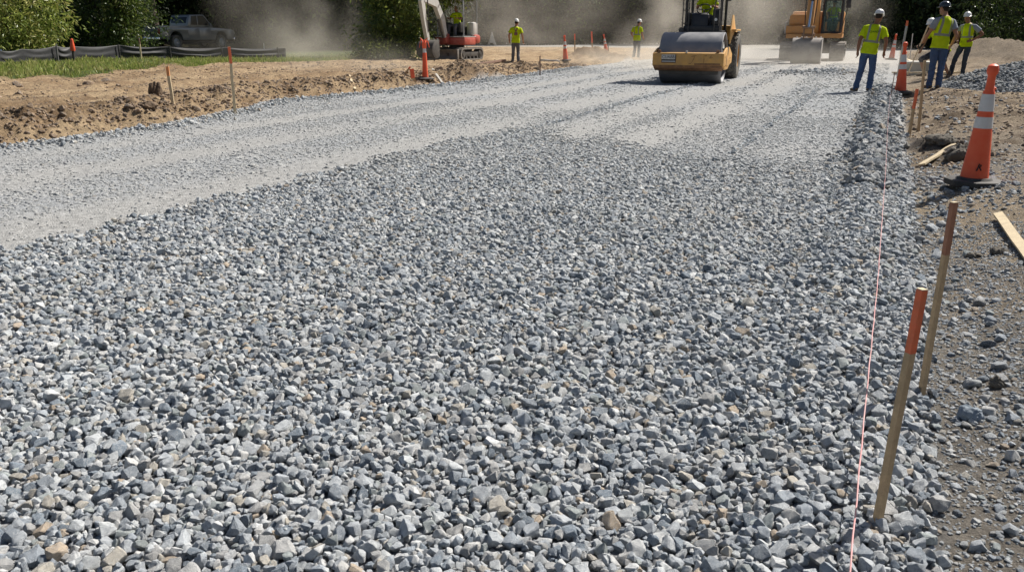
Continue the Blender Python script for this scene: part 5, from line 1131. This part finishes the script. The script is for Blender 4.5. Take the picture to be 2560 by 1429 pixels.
def leaves(centres, n, ll, lw, pal, seed, droop=.3, up=.35, mat=None):
    """folded leaf blades gathered in sprays inside the given ellipsoids (x, y, z, rx, ry, rz)"""
    r = np.random.default_rng(seed); cs = np.array(centres); vol = cs[:, 3] * cs[:, 4] * cs[:, 5]; k = r.choice(len(cs), n // 7, p=vol / vol.sum())
    d = r.normal(size=(len(k), 3)); d /= np.linalg.norm(d, axis=1)[:, None]; rad = r.uniform(.25, 1.05, len(k)) ** .55
    sp = cs[k, :3] + d * rad[:, None] * cs[k, 3:] * (1 + .34 * r.normal(size=(len(k), 1)))
    P = np.repeat(sp, 7, 0) + r.normal(0, ll * .95, (len(sp) * 7, 3)); dv = np.repeat(d, 7, 0)
    a = dv * .6 + r.normal(0, .55, P.shape); a[:, 2] -= droop; a /= np.linalg.norm(a, axis=1)[:, None]
    nn = r.normal(0, .6, P.shape); nn[:, 2] += up; nn += dv * .4; b = np.cross(nn, a); b /= np.linalg.norm(b, axis=1)[:, None] + 1e-9; nn = np.cross(a, b)
    L_ = ll * r.uniform(.6, 1.35, (len(P), 1)); W = lw * r.uniform(.6, 1.3, (len(P), 1))
    v0 = P; v1 = P + a * L_ * .45 + b * W * .5 + nn * W * .12; v2 = P + a * L_ - nn * L_ * .12; v3 = P + a * L_ * .45 - b * W * .5 + nn * W * .12
    V = np.stack([v0, v1, v2, v3], 1).reshape(-1, 3); Q = np.arange(len(V)).reshape(-1, 4)
    pal = np.array(pal); cc = pal[r.integers(0, len(pal), len(sp))]; cc = np.repeat(cc, 7, 0) * r.uniform(.7, 1.3, (len(P), 1))
    me = mesh_np('crown', V, Q, smooth=False); vcol(me, np.repeat(cc, 4, 0)); me.materials.append(mat or m_leaf); return me
def trunk_mesh(h, r0, seed, limbs=6, lean=0.):
    r = random.Random(seed); b = MB(); p = [Vector((lean * f * h + .06 * h * .2 * math.sin(f * 5 + seed), .05 * math.sin(f * 4 + seed * 2), f * h - .2 * (f == 0))) for f in np.linspace(0, 1, 9)]
    b.tube(p, [r0 * 1.35] + [r0 * (1 - .75 * f) for f in np.linspace(.08, 1, 8)], 12)
    for i in range(limbs):
        f = .3 + .6 * i / limbs; q = p[int(f * 8)]; a = i * 2.4 + seed; l = h * r.uniform(.22, .38)
        b.tube([q, q + Vector((math.cos(a) * l * .5, math.sin(a) * l * .5, l * .3)), q + Vector((math.cos(a) * l, math.sin(a) * l, l * .55))], [r0 * .4, r0 * .25, r0 * .06], 7)
    me = b.mesh('trunk'); me.materials.append(m_bark); return me
def blob_crown(seed, w, d, z0, z1, n=11):
    r = random.Random(seed); out = []
    for i in range(n):
        f = (i + .5) / n; a = i * 2.39 + seed; rr_ = (1 - abs(2 * f - .85) ** 2 * .75) * .5; s = r.uniform(.26, .42)
        out.append((math.cos(a) * w * rr_ * .75, math.sin(a) * d * rr_ * .75, z0 + (z1 - z0) * f, w * s * .62, d * s * .62, (z1 - z0) * .16 + .3))
    return out
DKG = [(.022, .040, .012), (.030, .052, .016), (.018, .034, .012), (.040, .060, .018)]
MDG = [(.075, .12, .025), (.10, .145, .03), (.06, .10, .022), (.13, .165, .035), (.16, .17, .045)]
LTG = [(.19, .24, .05), (.25, .30, .065), (.13, .175, .035), (.31, .34, .09), (.36, .34, .11)]
def tree(name, label, cat, loc, crown, trunk, rz=0, group=None):
    t = thing(name, label, cat, loc, rz, group); link('crown', crown, None, t); link('trunk', trunk, None, t); return t
def gz(px, py, Y): p = at_y(px, py, Y); return Vector((p.x, Y, zt(p.x, Y) - .05))
# bright leafy shrub at the left edge
tree('shrub', 'bright sunlit leafy shrub at the left picture border behind the silt fence', 'shrub', gz(30, 100, 33.5), leaves(blob_crown(3, 4.0, 3.6, .2, 4.4, 13) + [(-.2, -.4, 1.0, 1.7, 1.5, 1.0), (.9, -.5, .6, .8, .8, .6)], 13000, .215, .065, LTG, 21, .35), trunk_mesh(3.2, .07, 2, 5))
tree('tree', 'dark green tree with branches down to the ground between shrub and tree trunk', 'tree', gz(250, 100, 45), leaves(blob_crown(8, 7.2, 6, .1, 9.5, 17) + [(.3, -1.2, 1.6, 2.9, 2., 1.6), (-1.2, -1.0, 1.2, 2.0, 1.6, 1.2)], 30000, .20, .075, MDG[:3] + DKG[2:], 22, .3), trunk_mesh(8, .2, 5, 7))
tree('tree', 'lighter green leaves coloured as the sunlit right side of the dark green tree', 'tree', gz(300, 100, 43), leaves([(.0, 0, 1.2, .9, .9, .9), (.2, .2, 2.4, .95, 1., 1.0), (.0, .2, 4.2, 1.2, 1.2, 1.3), (.3, -.2, .7, .6, .6, .5)], 7500, .20, .08, MDG + LTG[:1], 23, .3), trunk_mesh(4.5, .09, 7, 5))  # lit side of the dark tree, sunlight put into lighter leaf colours
tree('tree', 'thick bare grey brown trunk standing directly behind the pickup truck', 'tree', gz(386, 100, 58), leaves([(x, y, z, 3.4, 3.2, 1.8) for x, y, z in ((0, 0, 9), (3, -1, 8.5), (-3, 1, 9), (6, 0, 8.5), (9, 1, 8.5), (11.5, 3, 9.5), (8, -3, 8), (12, -1, 9), (4, -4, 9.5), (14, 2, 9))], 34000, .42, .22, DKG + MDG[:1], 24), trunk_mesh(11, .50, 9, 6))  # crown lobes above the frame, added towards the sun to shade the truck
tree('bush', 'yellow green bush beside the boom of the red mini excavator', 'bush', gz(985, 100, 41), leaves(blob_crown(5, 3.0, 2.6, .1, 4.0, 12) + [(-.5, -.5, .7, 1.1, .8, .7), (2.2, 0, 3.2, 1.5, .8, .7)], 11000, .22, .09, MDG + LTG[:2], 25, .3), trunk_mesh(3.4, .08, 4, 6))
tree('bush', 'low weedy bush at the grass edge left of the mini excavator', 'bush', gz(925, 130, 39), leaves([(0, 0, .35, .9, .6, .4), (.8, 0, .3, .6, .5, .35)], 1800, .16, .05, LTG[:3], 26, .1), trunk_mesh(.7, .03, 6, 3))
tree('tree', 'dark leafy tree at the right picture border behind the soil heaps', 'tree', gz(2570, 100, 52), leaves(blob_crown(12, 8, 7, .1, 9, 15), 16000, .26, .11, DKG + MDG[:2], 27), trunk_mesh(8, .2, 15, 6))
# forest edge
FV = []
for i in range(6):
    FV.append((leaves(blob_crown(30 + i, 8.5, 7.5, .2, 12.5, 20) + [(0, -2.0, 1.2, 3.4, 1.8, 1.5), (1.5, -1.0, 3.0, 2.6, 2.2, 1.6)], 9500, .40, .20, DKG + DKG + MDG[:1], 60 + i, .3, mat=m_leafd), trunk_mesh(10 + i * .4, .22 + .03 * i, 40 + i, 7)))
k = 0
def forest(px, Y):
    global k
    p = gz(px, 90, Y); c, tm = FV[k % 6]
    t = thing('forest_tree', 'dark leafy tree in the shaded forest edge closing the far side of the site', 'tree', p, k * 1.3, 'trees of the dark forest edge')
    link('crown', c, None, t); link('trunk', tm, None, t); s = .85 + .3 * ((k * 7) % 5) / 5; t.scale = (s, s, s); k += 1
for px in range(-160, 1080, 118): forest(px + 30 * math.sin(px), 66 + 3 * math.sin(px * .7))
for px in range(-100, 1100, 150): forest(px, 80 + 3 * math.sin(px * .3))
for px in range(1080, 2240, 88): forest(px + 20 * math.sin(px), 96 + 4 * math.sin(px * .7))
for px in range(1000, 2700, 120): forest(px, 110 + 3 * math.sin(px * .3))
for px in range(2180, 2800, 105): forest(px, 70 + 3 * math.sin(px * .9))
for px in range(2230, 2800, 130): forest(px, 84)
# --- grass strip
n = 60000; x = rng.uniform(-22, -1, n); y = rng.uniform(14, 46, n); gw = terrain(x, y)[8]; s_ = (gw > rng.uniform(.25, .95, n)) & in_view(x, y, 1.5) & (rng.uniform(0, 1, n) < np.clip(26 / y, 0, 1) ** 1.5); x, y = x[s_], y[s_]; n = len(x); z = terrain(x, y, False)
nb = 7; X = np.repeat(x, nb) + rng.normal(0, .07, n * nb); Yv = np.repeat(y, nb) + rng.normal(0, .07, n * nb); Zv = np.repeat(z, nb); N = n * nb
h = rng.uniform(.04, .11, N) * (1 + .9 * (rng.uniform(0, 1, N) > .93)) * np.repeat(.7 + .6 * sst(-.3, .4, fbm(x * .7, y * .7, 501, 3)), nb); a = rng.uniform(0, 6.28, N); ln = rng.uniform(.1, .7, N) * h; w = rng.uniform(.006, .012, N) * (1 + .02 * Yv)
ca, sa = np.cos(a), np.sin(a); b2 = rng.uniform(0, 6.28, N); wx, wy = np.cos(b2) * w, np.sin(b2) * w
V = np.stack([np.stack([X - wx, Yv - wy, Zv - .02], 1), np.stack([X + wx, Yv + wy, Zv - .02], 1), np.stack([X + wx * .7 + ca * ln * .4, Yv + wy * .7 + sa * ln * .4, Zv + h * .6], 1), np.stack([X + ca * ln, Yv + sa * ln, Zv + h], 1)], 1).reshape(-1, 3)
GP = np.array([(.22, .29, .06), (.29, .33, .085), (.20, .25, .055), (.38, .36, .14), (.34, .34, .11)]); cc = np.repeat(GP[rng.integers(0, 5, n)], nb, 0) * rng.uniform(.75, 1.2, (N, 1))
me = mesh_np('grass', V, np.arange(N * 4).reshape(-1, 4), smooth=False); vcol(me, np.repeat(cc, 4, 0)); o = link('grass', me, m_grass); o['kind'] = 'stuff'
# ------------------------------------------------------------------ airborne dust
def dust(px, py, Y, r, dens, seed, col=(.95, .89, .79), nscale=1.5, lo=.36):
    c = at_y(px, py, Y); m = bpy.data.materials.new('dust'); m.use_nodes = True; nt = m.node_tree; L = nt.links.new; nt.nodes.remove(nt.nodes['Principled BSDF'])
    pv = nt.nodes.new('ShaderNodeVolumePrincipled'); pv.inputs['Color'].default_value = (*col, 1); pv.inputs['Anisotropy'].default_value = .35
    tc = nd(nt, 'ShaderNodeTexCoord'); ln = nd(nt, 'ShaderNodeVectorMath', operation='LENGTH'); L(tc.outputs['Object'], ln.inputs[0])
    f = nd(nt, 'ShaderNodeMapRange', interpolation_type='SMOOTHSTEP'); L(ln.outputs['Value'], f.inputs[0]); f.inputs[1].default_value = 1.; f.inputs[2].default_value = .15; f.inputs[3].default_value = 0; f.inputs[4].default_value = 1
    mp = nd(nt, 'ShaderNodeMapping'); L(tc.outputs['Object'], mp.inputs[0]); mp.inputs['Location'].default_value = (seed * 3.1, seed * 1.7, 0)
    n = nd(nt, 'ShaderNodeTexNoise', i_Scale=nscale, i_Detail=3., i_Roughness=.55); L(mp.outputs[0], n.inputs['Vector'])
    g = nd(nt, 'ShaderNodeMapRange'); L(n.outputs['Fac'], g.inputs[0]); g.inputs[1].default_value = lo; g.inputs[2].default_value = .68
    mu = nd(nt, 'ShaderNodeMath', operation='MULTIPLY'); L(f.outputs[0], mu.inputs[0]); L(g.outputs[0], mu.inputs[1])
    m2 = nd(nt, 'ShaderNodeMath', operation='MULTIPLY'); L(mu.outputs[0], m2.inputs[0]); m2.inputs[1].default_value = dens * .8
    L(m2.outputs[0], pv.inputs['Density']); L(pv.outputs[0], nt.nodes['Material Output'].inputs['Volume'])
    b = bmesh.new(); bmesh.ops.create_icosphere(b, subdivisions=3, radius=1); me = bpy.data.meshes.new('dust_cloud'); b.to_mesh(me); b.free()
    o = link('dust_cloud', me, m); o.location = c; o.scale = r; o['kind'] = 'stuff'; return o
dust(790, 60, 40, (3.6, 4, 4.6), .26, 1, nscale=1.3, lo=.42)
dust(640, 40, 48, (3.5, 3, 4.2), .10, 9, lo=.42)
dust(870, 185, 25, (3.4, 4, 1.3), .15, 2, nscale=1.8)
dust(690, 130, 33, (4.5, 4, 1.5), .07, 12, nscale=1.4)
dust(1250, 30, 52, (5.0, 5, 5.0), .13, 3, lo=.44)
dust(1420, 60, 58, (7.0, 5, 4.0), .09, 10, lo=.44)
dust(1650, 70, 46, (3.6, 4, 4.4), .24, 4, lo=.42)
dust(1870, 50, 46, (5.0, 4, 4.4), .17, 5, lo=.42)
dust(2130, 40, 48, (2.8, 3, 4.4), .10, 11, lo=.40)
dust(1600, 158, 34, (4.0, 4, 1.1), .34, 6)
dust(1980, 158, 38, (5.0, 4, 1.4), .16, 7)
dust(2195, 170, 24, (1.3, 2.5, .9), .2, 8)
# ------------------------------------------------------------------ light, sky, camera
EL, SAZ = R(48), math.atan2(.80, .60)
w = bpy.data.worlds.new('World'); sc.world = w; w.use_nodes = True; nt = w.node_tree
sky = nt.nodes.new('ShaderNodeTexSky'); sky.sky_type = 'NISHITA'; sky.sun_disc = False; sky.sun_elevation = EL; sky.sun_rotation = SAZ; sky.dust_density = 2.; sky.air_density = 1.
bg = nt.nodes['Background']; bg.inputs['Strength'].default_value = .052; nt.links.new(sky.outputs[0], bg.inputs[0])
sd = Vector((math.sin(SAZ) * math.cos(EL), math.cos(SAZ) * math.cos(EL), math.sin(EL)))
ld = bpy.data.lights.new('sun', 'SUN'); ld.energy = 5.0; ld.angle = R(.5); ld.color = (1., .95, .87)
lo = bpy.data.objects.new('sun', ld); COL.objects.link(lo); lo.rotation_euler = (-sd).to_track_quat('-Z', 'Y').to_euler(); lo.location = sd * 60
cd = bpy.data.cameras.new('camera'); co = bpy.data.objects.new('camera', cd); COL.objects.link(co)
co.location = (0, 0, HC); co.rotation_euler = (math.pi / 2 - PITCH, 0, 0); cd.sensor_fit = 'HORIZONTAL'; cd.sensor_width = 36; cd.lens = 36 * F / 2560; cd.clip_start = .05; cd.clip_end = 1000
sc.camera = co
vs_ = sc.view_settings; vs_.view_transform = 'Standard'; vs_.look = 'None'; vs_.exposure = 0.5; vs_.gamma = 1; vs_.use_curve_mapping = False
cy_ = sc.cycles; cy_.max_bounces = 6; cy_.diffuse_bounces = 3; cy_.glossy_bounces = 2; cy_.transmission_bounces = 4; cy_.transparent_max_bounces = 8; cy_.volume_bounces = 2
cy_.use_denoising = True; cy_.denoiser = 'OPENIMAGEDENOISE'; cy_.denoising_prefilter = 'ACCURATE'; cy_.caustics_reflective = False; cy_.caustics_refractive = False
